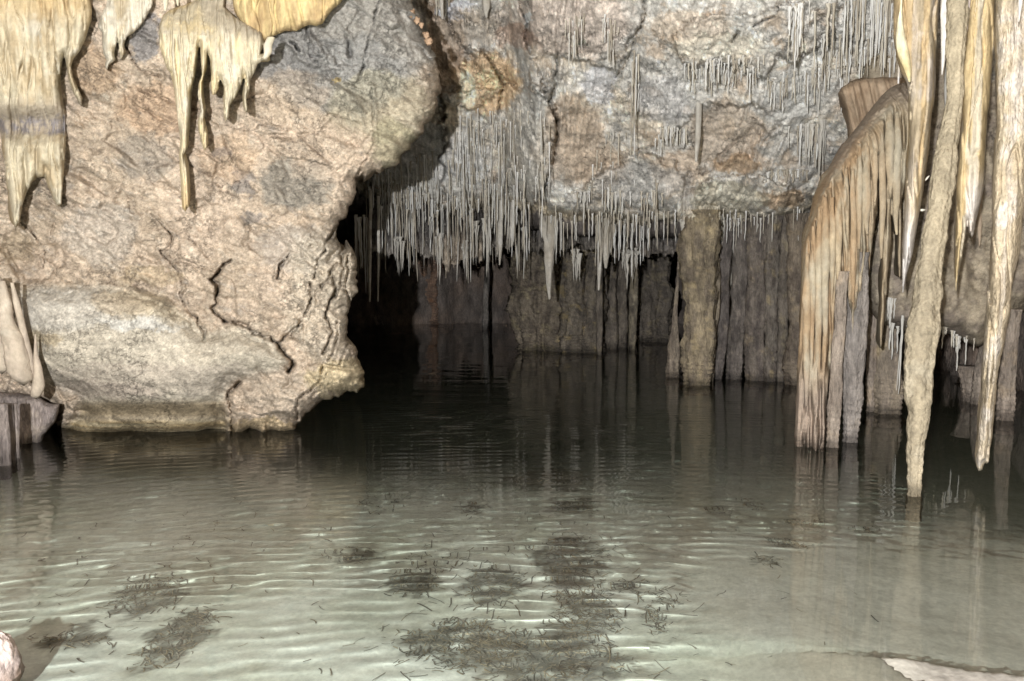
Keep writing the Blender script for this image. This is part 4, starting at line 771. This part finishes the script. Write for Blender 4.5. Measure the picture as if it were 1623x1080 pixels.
# ================================================================== BACK COLUMNS
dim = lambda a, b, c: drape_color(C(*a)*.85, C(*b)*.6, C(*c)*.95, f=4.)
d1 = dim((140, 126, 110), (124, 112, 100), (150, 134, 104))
BK = [ # path, base row, label, colour
    ([(856, 385, 34), (853, 430, 33), (855, 500, 34), (853, 553, 35)], 553, 'broad brown column at the left end of the middle group', dim((150, 134, 112), (132, 116, 100), (166, 150, 112))),
    ([(922, 370, 34), (920, 440, 31), (922, 500, 31), (920, 556, 33)], 556, 'broad brown column with yellow patch, second of the middle group', dim((144, 130, 110), (126, 114, 102), (170, 146, 96))),
    ([(952, 380, 6), (951, 450, 5), (950, 500, 5), (950, 563, 4.5)], 562, 'very thin column in front of the two broad middle ones', d1),
    ([(970, 400, 12), (968, 470, 10), (968, 554, 11)], 552, 'narrow dim column right of the broad middle pair', d1),
    ([(988, 400, 9), (986, 470, 9), (985, 551, 10)], 550, 'narrow dim column, second right of the broad middle pair', d1),
    ([(1004, 405, 9), (1005, 440, 8), (1003, 500, 6), (1002, 554, 6)], 554, 'thin pale column with straw-fringed head right of the middle group', dim((168, 152, 124), (140, 126, 108), (176, 160, 130))),
    ([(1034, 395, 26), (1036, 450, 24), (1040, 530, 26)], 540, 'dim far column between the middle group and the tall ribbed one', d1),
    ([(1108, 345, 30), (1110, 380, 29), (1112, 440, 26), (1110, 500, 25), (1106, 560, 24), (1103, 608, 21)], 609, 'tall ribbed yellow brown column standing in front at centre right', dim((172, 152, 118), (152, 134, 112), (190, 166, 120))),
    ([(1132, 420, 10), (1132, 480, 9), (1128, 540, 8), (1124, 602, 8)], 604, 'slender ribbed column fused to the right side of the tall one', dim((164, 146, 120), (148, 130, 110), (176, 156, 120))),
    ([(1077, 380, 1.6), (1074, 450, 1.8), (1070, 500, 4), (1068, 540, 9), (1066, 596, 10)], 597, 'small knobbly column with thread-thin top, left of the tall ribbed one', dim((158, 140, 118), (146, 128, 112), (170, 150, 122))),
    ([(1152, 360, 10), (1148, 450, 9), (1146, 530, 8), (1138, 600, 7)], 600, 'thin grey column just right of the tall ribbed one', dim((132, 120, 112), (120, 108, 102), (146, 130, 112))),
    ([(1172, 355, 14), (1172, 450, 13), (1168, 530, 12), (1162, 600, 12)], 600, 'grey column second right of the tall ribbed one', dim((136, 124, 114), (124, 112, 104), (146, 132, 116))),
    ([(1204, 352, 17), (1202, 450, 17), (1198, 530, 16), (1198, 601, 15)], 602, 'wide grey brown column in the right-hand group', dim((140, 126, 112), (126, 112, 104), (160, 140, 112))),
    ([(1226, 352, 13), (1222, 440, 11), (1222, 530, 11), (1220, 604, 10)], 604, 'grey column with yellow streak in the right-hand group', dim((140, 128, 114), (130, 116, 104), (172, 150, 108))),
    ([(1246, 352, 12), (1244, 440, 11), (1240, 530, 9), (1237, 604, 9)], 604, 'slim grey column in the right-hand group, next to the cascade gap', d1),
    ([(1266, 350, 16), (1268, 450, 16), (1266, 530, 18), (1262, 608, 19)], 609, 'brown column half hidden by the cascade', dim((150, 132, 110), (138, 120, 104), (164, 142, 110))),
    ([(774, 400, 4), (772, 440, 4), (770, 480, 4.5), (769, 522, 5)], 522, 'thin pale pole column standing alone in the dark passage', dim((170, 158, 146), (156, 146, 136), (180, 166, 150))),
    ([(668, 390, 38), (668, 440, 36), (664, 480, 36), (668, 510, 35)], 511, 'far broad reddish brown column at the back left', dim((206, 160, 128), (186, 150, 126), (214, 146, 100))),
    ([(612, 390, 22), (612, 450, 22), (612, 504, 24)], 506, 'far dim column beside the boulder', dim((166, 154, 148), (150, 142, 138), (174, 158, 146))),
    ([(718, 390, 14), (718, 450, 14), (720, 508, 15)], 509, 'far dim column right of the reddish one', dim((168, 152, 146), (150, 140, 136), (178, 158, 146))),
    ([(746, 390, 12), (744, 450, 12), (745, 506, 14)], 507, 'far dim column left of the thin pole', dim((160, 150, 144), (148, 138, 134), (170, 152, 142))),
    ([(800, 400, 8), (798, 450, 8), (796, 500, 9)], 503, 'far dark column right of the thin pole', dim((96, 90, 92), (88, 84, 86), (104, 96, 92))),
]
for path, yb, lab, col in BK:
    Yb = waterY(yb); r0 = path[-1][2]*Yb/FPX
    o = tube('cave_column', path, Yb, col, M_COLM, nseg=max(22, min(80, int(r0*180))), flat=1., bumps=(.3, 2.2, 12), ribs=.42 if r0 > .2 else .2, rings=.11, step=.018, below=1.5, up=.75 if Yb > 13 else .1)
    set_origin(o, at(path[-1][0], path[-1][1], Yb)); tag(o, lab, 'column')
def straw_mesh(k):
    rs = np.random.RandomState(k); n = 9; ns = 7; a = np.linspace(0, 2*np.pi, ns, endpoint=False); V = []
    for i in range(n):
        t = i/(n-1); r = (1.25-.45*t+(1.1*max(0, 1-t*7)))*(.9+.2*rs.rand()); r *= 1 if i < n-1 else .45
        ox, oy = .35*rs.normal(), .35*rs.normal(); V += [(math.cos(b)*r+ox, math.sin(b)*r+oy, -t) for b in a]
    V = np.array(V); F = [[i*ns+j, (i+1)*ns+j, (i+1)*ns+(j+1) % ns, i*ns+(j+1) % ns] for i in range(n-1) for j in range(ns)]+[[(n-1)*ns+j for j in range(ns)][::-1]]
    return V, F
STV = [straw_mesh(k) for k in range(8)]
def curtain(x0, x1, yt, ybase, amp, Y0, col, lab, seed, spiky=1.):
    r = np.random.RandomState(seed); pts = [(x0, yt), (x1, yt)]; x = x1
    while x > x0:
        yb = ybase+amp*float(perlin(np.array([[x*.03, seed, 0]]))[0])
        pts.append((x, yb)); w_ = r.uniform(2, 6); L = r.uniform(2, 26)*spiky*(r.rand()**1.2); pts.append((x-w_*.4, yb+L*.6)); pts.append((x-w_*.55, yb+L)); pts.append((x-w_, yb-r.uniform(0, 3))); x -= w_
    o = relief('rock_curtain', pts, lambda X, Y, d: Y0+.06*perlin(np.stack([X*.25, Y*.02, 0*X+seed], -1))+.25*perlin(np.stack([X*.05, Y*.03, 0*X+seed], -1))+.03*perlin(np.stack([X*.6, Y*.15, 0*X], -1)), col, step=1.6, ew=5, ed=.08, thick=.35, mat=M_COLM, rough=None, seed=seed)
    tag(o, lab, 'rock')
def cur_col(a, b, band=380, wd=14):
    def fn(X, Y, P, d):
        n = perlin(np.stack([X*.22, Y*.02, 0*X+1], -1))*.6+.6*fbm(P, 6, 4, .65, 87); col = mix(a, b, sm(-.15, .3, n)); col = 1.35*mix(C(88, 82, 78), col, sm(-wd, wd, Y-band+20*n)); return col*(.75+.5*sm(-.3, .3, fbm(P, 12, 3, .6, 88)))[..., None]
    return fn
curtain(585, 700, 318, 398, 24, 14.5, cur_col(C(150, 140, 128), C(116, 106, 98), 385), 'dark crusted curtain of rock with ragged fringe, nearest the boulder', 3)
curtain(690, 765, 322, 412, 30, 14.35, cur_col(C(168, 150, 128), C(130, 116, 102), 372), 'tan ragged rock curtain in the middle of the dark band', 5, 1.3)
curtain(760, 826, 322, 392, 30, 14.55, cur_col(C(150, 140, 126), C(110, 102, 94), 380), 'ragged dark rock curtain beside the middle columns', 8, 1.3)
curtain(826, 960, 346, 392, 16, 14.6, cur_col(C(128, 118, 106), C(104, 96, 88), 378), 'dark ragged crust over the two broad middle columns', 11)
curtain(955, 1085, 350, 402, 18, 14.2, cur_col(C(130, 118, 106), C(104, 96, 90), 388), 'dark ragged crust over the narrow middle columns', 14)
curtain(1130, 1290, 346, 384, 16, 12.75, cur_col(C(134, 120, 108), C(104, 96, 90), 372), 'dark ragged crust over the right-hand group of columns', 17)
curtain(1074, 1142, 296, 346, 8, 11.75, lambda X, Y, P, d: ceil_color(X, Y-14, P), 'pale crusted knob of ceiling from which the tall ribbed column grows', 21, .8)
def cluster(x0, x1, yt, L0, L1, Y0, n, lab, rad=(1., 2.4), seed=0, col=None):
    r = np.random.RandomState(seed+int(x0)); Vs, Fs, Cs = [], [], []; off = 0
    for i in range(n):
        x = r.uniform(x0, x1); L = r.uniform(L0, L1)*(.6+.4*math.sin(math.pi*(x-x0)/(x1-x0+.01))); ra = r.uniform(*rad); V, F = STV[r.randint(8)]; taper = np.array(V); k = 1-.75*(-V[:, 2]); taper[:, :2] *= np.clip(k, .2, 1)[:, None]
        y0 = yt+r.uniform(-6, 8); D = Y0+r.uniform(-.12, .12); P0 = at(x, y0, D); taper = taper*np.array([ra*D/FPX, ra*D/FPX, L*D/FPX])+P0
        Vs.append(taper); Fs += [[a+off for a in f] for f in F]; off += len(V); Cs.append(np.repeat([C(206, 198, 184)*r.uniform(.75, 1.1)], len(V), 0))
    o = mesh('stalactite_cluster', np.concatenate(Vs), Fs, np.concatenate(Cs), M_FLOW); set_origin(o, at((x0+x1)/2, yt, Y0)); tag(o, lab, 'stalactites')
# pale conical lamp-like formation on the ceiling over the tall column, and big hanging stalactites in the middle distance
st_c = drape_color(C(196, 188, 174), C(176, 164, 146), C(214, 208, 198))
mid = [
    ([(1090, 320, 16), (1092, 340, 15), (1092, 365, 12), (1091, 385, 10)], 12.0, 'stubby pale grey stalactite over the tall ribbed column'),
    ([(868, 362, 13), (871, 385, 9), (871, 410, 7), (870, 440, 4), (871, 474, 1.5)], 13.4, 'bone-shaped pale stalactite in front of the broad brown column'),
    ([(950, 355, 6), (951, 390, 4.5), (950, 430, 3), (949, 460, 1.2)], 13.3, 'thin yellow white stalactite in front of the middle columns'),
    ([(961, 360, 7), (961, 390, 5.5), (960, 415, 3), (960, 425, 1.5)], 13.2, 'short pale stalactite beside the thin yellow white one'),
    ([(1106, 96, 6), (1108, 130, 5), (1107, 180, 4.2), (1105, 225, 3.6), (1103, 256, 1.6)], 10.6, 'long straight cream stalactite hanging from the pale fringe on the ceiling'),
    ([(1100, 100, 3), (1099, 150, 2.2), (1099, 180, 1.2)], 10.7, 'thin stalactite just left of the long straight cream one'),
    ([(1164, 118, 3.4), (1163, 150, 2.6), (1163, 168, 1.2)], 10.8, 'short tan stalactite at the right end of the pale fringe'),
    ([(1177, 118, 3.6), (1176, 145, 2.6), (1175, 160, 1.2)], 10.8, 'short brown stalactite beside the short tan one'),
    ([(1184, 120, 2), (1184, 160, 1.6), (1182, 190, 1)], 10.8, 'crooked twig-like stalactite over the brown hollow'),
    ([(587, 335, 2.5), (586, 380, 2.4), (586, 430, 2), (586, 478, 1.2)], 13.4, 'longest straight cream straw stalactite beside the boulder'),
    ([(600, 345, 2), (600, 400, 1.8), (599, 478, 1)], 13.5, 'second long straw stalactite right of the longest one'),
    ([(814, 318, 7), (813, 350, 5), (812, 375, 3), (811, 392, 1)], 13.6, 'white tapered stalactite left of the middle group'),
    ([(793, 350, 4), (793, 390, 3), (792, 420, 1)], 13.7, 'slim white stalactite left of the white tapered one'),
    ([(770, 10, 6), (770, 20, 3), (771, 28, 1)], 11.0, 'small white stalactite at the top near the boulder'),
    ([(699, 0, 3), (700, 15, 2.6), (701, 30, 1.4)], 10.9, 'pale straw pair at the top, beside the boulder crest'),
]
for path, yd, lab in mid:
    o = tube('stalactite', path, yd, st_c, M_FLOW, nseg=20, flat=.8, bumps=(.2, 7, 20), ribs=.28, step=.02, up=.35); set_origin(o, at(path[0][0], path[0][1], yd)); tag(o, lab, 'stalactite')

for a in [(626, 640, 378, 40, 66, 14.1, 9, 'pale fluted stalactite cluster hanging under the dark band nearest the boulder'), (690, 702, 372, 50, 76, 14.1, 9, 'white fluted stalactite cluster left of the tan rock curtain'), (734, 742, 385, 30, 56, 14.1, 6, 'brown stalactite cluster hanging right of the tan rock curtain'),
          (748, 757, 350, 60, 86, 13.9, 6, 'beaded white stalactite cluster over the dark gap, left of the thin pole column'), (766, 778, 350, 60, 100, 13.9, 9, 'tapered pale stalactite cluster over the thin pole column'), (1294, 1310, 185, 50, 118, 10.6, 11, 'large white stalactite cluster left of the cascade'),
          (1274, 1290, 195, 40, 80, 10.7, 10, 'fluted white stalactite cluster beside the large white one'), (986, 1012, 395, 30, 66, 13.9, 14, 'pale straw-fringed cluster over the narrow middle columns'), (908, 924, 400, 20, 60, 14.2, 10, 'dim yellowish cluster against the second broad middle column'),
          (1238, 1252, 10, 60, 95, 10.2, 9, 'cream stalactite cluster hanging from the upper right ledge')]: cluster(*a)

# ================================================================== SODA STRAWS
SCOL = [C(210, 204, 192), C(200, 188, 166), C(226, 222, 214), C(172, 158, 136)]
SME = {}
def straw_data(k, ci):
    if (k, ci) not in SME:
        V, F = STV[k]; me = bpy.data.meshes.new('soda_straw'); me.from_pydata([tuple(v) for v in V.tolist()], [], F); me.polygons.foreach_set('use_smooth', np.ones(len(F), bool))
        ca = me.color_attributes.new('pigment', 'FLOAT_COLOR', 'POINT'); c4 = np.ones((len(V), 4), np.float32); c4[:, :3] = SCOL[ci]; ca.data.foreach_set('color', c4.ravel()); me.materials.append(M_STRAW); SME[(k, ci)] = me
    return SME[(k, ci)]
STR = []   # (top point, radius m, length m, variant, colour, group)
def straws(n, x0, x1, yf, len_px, rad_px, group, clump=0., yoff=(0, 6), dep=None, cols=(0, 1, 2, 3), jitter=True):
    rs = np.random.RandomState(len(STR)+5); cc = rs.uniform(x0, x1, max(1, n//7))
    for i in range(n):
        x = rs.uniform(x0, x1)
        if rs.rand() < clump: x = float(np.clip(rs.choice(cc)+rs.normal(0, 5), x0, x1))
        y = (yf(x, rs) if callable(yf) else yf)+rs.uniform(*yoff)
        L = len_px[0]+(len_px[1]-len_px[0])*rs.rand()**1.9; r = rs.uniform(*rad_px); r *= rs.uniform(.7, 1.15)
        D = float(ceil_depth(np.array([x]), np.array([y]))[0])-.04 if dep is None else dep(x, rs)
        STR.append((at(x, y, D), r*D/FPX, L*D/FPX, rs.randint(8), int(rs.choice(cols)), group, L*r))
lipy = lambda x, rs: float(lip(x))
G1 = 'soda straws along the lip between the boulder and the middle columns'
G2 = 'soda straws along the lip above the middle columns'; G3 = 'soda straws on the hanging block left of centre'
G4 = 'soda straws on the ledges at the upper right'; G5 = 'soda straws fringing the right end of the lip'; G6 = 'soda straws under the low rock behind the right stalactites'
straws(190, 575, 842, lipy, (18, 95), (.6, 1.1), G1, .6, (-30, 4)); straws(60, 590, 840, lipy, (25, 110), (.6, 1.2), G1, .7, (-6, 10), dep=lambda x, rs: rs.uniform(13.7, 14.6))
straws(150, 715, 872, lambda x, rs: rs.uniform(170, 310), (12, 85), (.5, .95), G3, .4, (0, 6)); straws(110, 590, 720, lambda x, rs: rs.uniform(235, 310), (10, 60), (.7, 1.2), G3, .4)
straws(110, 850, 1080, lipy, (12, 80), (.6, 1.1), G2, .7, (-22, 4)); straws(40, 930, 1050, lambda x, rs: rs.uniform(200, 320), (10, 50), (.7, 1.1), G2, .5)
straws(100, 1110, 1275, lipy, (10, 50), (.55, 1.), G5, .6, (-16, 4)); straws(40, 1120, 1290, lambda x, rs: rs.uniform(370, 420), (30, 90), (.8, 1.5), G5, .5, dep=lambda x, rs: rs.uniform(12.6, 13.2), cols=(1, 3))
straws(60, 1085, 1200, lambda x, rs: 100+(x-1085)*.06, (14, 46), (.8, 1.3), G4, .3, (-9, 14)); straws(46, 1208, 1335, lambda x, rs: 122-(x-1208)*.08, (16, 50), (.8, 1.3), G4, .2, (-9, 16))
straws(40, 1300, 1420, lambda x, rs: 62, (20, 70), (.9, 1.5), G4, .4, (-8, 20)); straws(50, 1340, 1425, lambda x, rs: -12, (40, 110), (.8, 1.5), G4, .4, (-8, 20)); straws(30, 1240, 1330, lambda x, rs: 10, (30, 95), (1., 2), G4, .7, (-8, 10))
straws(22, 1140, 1215, lambda x, rs: 88, (8, 24), (.9, 1.3), G4, .3); straws(24, 1215, 1285, lambda x, rs: 268, (8, 26), (1.2, 2.), G4, .4); straws(16, 1240, 1310, lambda x, rs: 195, (30, 70), (.8, 1.3), G4, .4)
straws(14, 1000, 1012, lambda x, rs: 110, (40, 140), (.8, 1.2), G2, 0, (-30, 30)); straws(30, 875, 980, lambda x, rs: 40, (10, 50), (.7, 1.), G3, .6, (-20, 30)); straws(24, 1045, 1090, lambda x, rs: 200, (12, 30), (.8, 1.2), G2, .2)
straws(30, 900, 1050, lambda x, rs: 300, (16, 50), (.8, 1.3), G2, .5); straws(10, 690, 715, lambda x, rs: -5, (14, 34), (1., 1.6), G3, 0)
straws(36, 1405, 1560, lambda x, rs: float(np.interp(x, [1405, 1423, 1493, 1530, 1550, 1562], [512, 518, 520, 534, 542, 538])), (8, 60), (.8, 1.4), G6, .3, (-4, 4), dep=lambda x, rs: 9.25, cols=(0, 1))
straws(3, 1426, 1432, lambda x, rs: 500, (120, 160), (.9, 1.3), G6, 0, dep=lambda x, rs: 9.0, cols=(0,)); straws(10, 1402, 1420, lambda x, rs: 470, (30, 50), (.9, 1.3), G6, 0, dep=lambda x, rs: 9.1, cols=(0,))
straws(12, 558, 582, lambda x, rs: 340, (60, 130), (.6, 1.2), G1, 0, dep=lambda x, rs: 14.0)
LAB = {G1: 'thin pale soda straw hanging at the lip between boulder and middle columns', G2: 'thin pale soda straw on the ceiling above the middle columns', G3: 'thin pale soda straw on the ceiling block left of centre', G4: 'thin cream soda straw on a ceiling ledge at the upper right', G5: 'thin soda straw at the right end of the lip near the cascade', G6: 'thin soda straw under the low rock behind the right stalactites'}
order = sorted(range(len(STR)), key=lambda i: -STR[i][6]); top = set(order[:296])
BV, BF, BC = [], [], []; off = 0
for i, (p, r, L, k, ci, g, _) in enumerate(STR):
    if i in top:
        o = bpy.data.objects.new('soda_straw', straw_data(k, ci)); COL.objects.link(o); o.location = tuple(float(v) for v in p); o.scale = (r, r, L)
        o.rotation_euler = (RNG.normal(0, .022), RNG.normal(0, .022), RNG.uniform(0, 6)); tag(o, LAB[g], 'soda straw', g)
    else:
        V, F = STV[k]; BV.append(V*np.array([r, r, L])+p); BF += [[a+off for a in f] for f in F]; BC.append(np.repeat([SCOL[ci]], len(V), 0)); off += len(V)
print('straws', len(STR))
if BV:
    o = mesh('soda_straws', np.concatenate(BV), BF, np.concatenate(BC), M_STRAW); tag(o, 'mass of shorter soda straws bristling from the ceiling', 'soda straws', kind='stuff')

# ================================================================== DEAD SEAGRASS LITTER on the pool floor
LV, LF, LC = [], [], []
def blade(p, L, wd, ang, pitch, bend, col):
    n = 4; dx, dy = math.cos(ang), math.sin(ang); base = len(LV)
    for i in range(n+1):
        t = i/n; b = bend*math.sin(t*3.1); x = p[0]+dx*L*t-dy*b; y = p[1]+dy*L*t+dx*b; z = p[2]+pitch*L*t+.01
        for s in (-1, 1): LV.append((x-dy*wd*s*.5, y+dx*wd*s*.5, z)); LC.append(col)
        LV.append((x, y, z+wd*.35)); LC.append(col)
    for i in range(n):
        a = base+i*3; b = a+3; LF.extend([[a, a+2, b+2, b], [a+2, a+1, b+1, b+2], [a+1, a, b, b+1]])
rs = np.random.RandomState(9)
def scatter(n, cx, cy_, rx, ry, L=(.02, .07), up=.2, dark=1.):
    p, sx, sy = litter_patch(cx, cy_, rx, ry)
    for i in range(n):
        a = rs.uniform(0, 6.28); r = math.sqrt(rs.rand())*rs.uniform(.7, 1.25); x = p[0]+math.cos(a)*r*sx; y = p[1]+math.sin(a)*r*sy
        z = float(floor_z(np.array([x]), np.array([y]))[0]); g = rs.uniform(.7, 1.2)*dark
        blade((x, y, z), rs.uniform(*L), rs.uniform(.004, .008), rs.uniform(0, 6.28), max(0, rs.normal(0, up)), rs.normal(0, .004), tuple(np.array([C(160, 156, 140), C(140, 136, 124), C(176, 164, 136)][rs.randint(3)])*g))
for a in [(420, 905, 885, 60, 38), (260, 780, 925, 46, 30), (200, 655, 925, 40, 20), (450, 720, 1020, 90, 34), (700, 860, 1045, 130, 44), (320, 285, 1010, 42, 50), (150, 225, 950, 60, 24), (120, 240, 930, 50, 18), (420, 930, 975, 50, 34), (220, 870, 760, 70, 14), (160, 905, 805, 40, 12), (80, 745, 805, 16, 9), (90, 110, 1015, 60, 10), (70, 560, 880, 50, 14), (80, 740, 1000, 60, 20),
          (70, 1050, 950, 40, 20), (60, 1190, 800, 16, 8), (90, 1280, 828, 34, 5), (110, 1250, 862, 26, 8), (70, 1040, 985, 16, 20), (90, 920, 940, 60, 14), (60, 600, 800, 40, 14), (60, 1010, 930, 30, 12), (70, 690, 890, 60, 24), (60, 1140, 810, 24, 8), (60, 1215, 890, 20, 8), (40, 1370, 840, 26, 5)]: scatter(*a)
scatter(420, 620, 900, 620, 150, (.03, .09)); scatter(130, 850, 950, 260, 110, (.06, .17), .35); scatter(60, 250, 900, 150, 90, (.05, .14), .3)
o = mesh('seagrass_litter', np.array(LV), LF, np.array(LC), M_WEED, smooth=False); tag(o, 'dead dark seagrass blades lying in patches on the pool floor', 'seagrass', kind='stuff')
# a waterlogged stick
o = tube('driftwood_stick', [(0, 0, 1), (0, 0, 1)], 1, drape_color(C(96, 84, 62), C(80, 72, 56), C(110, 96, 70)), M_WEED) if False else None

for ob in SC.objects:
    if ob.type == 'MESH' and ob.name != 'water' and not ob.name.startswith('soda_straw'): ob.cycles.is_caustics_receiver = True
print('done', len(SC.objects))
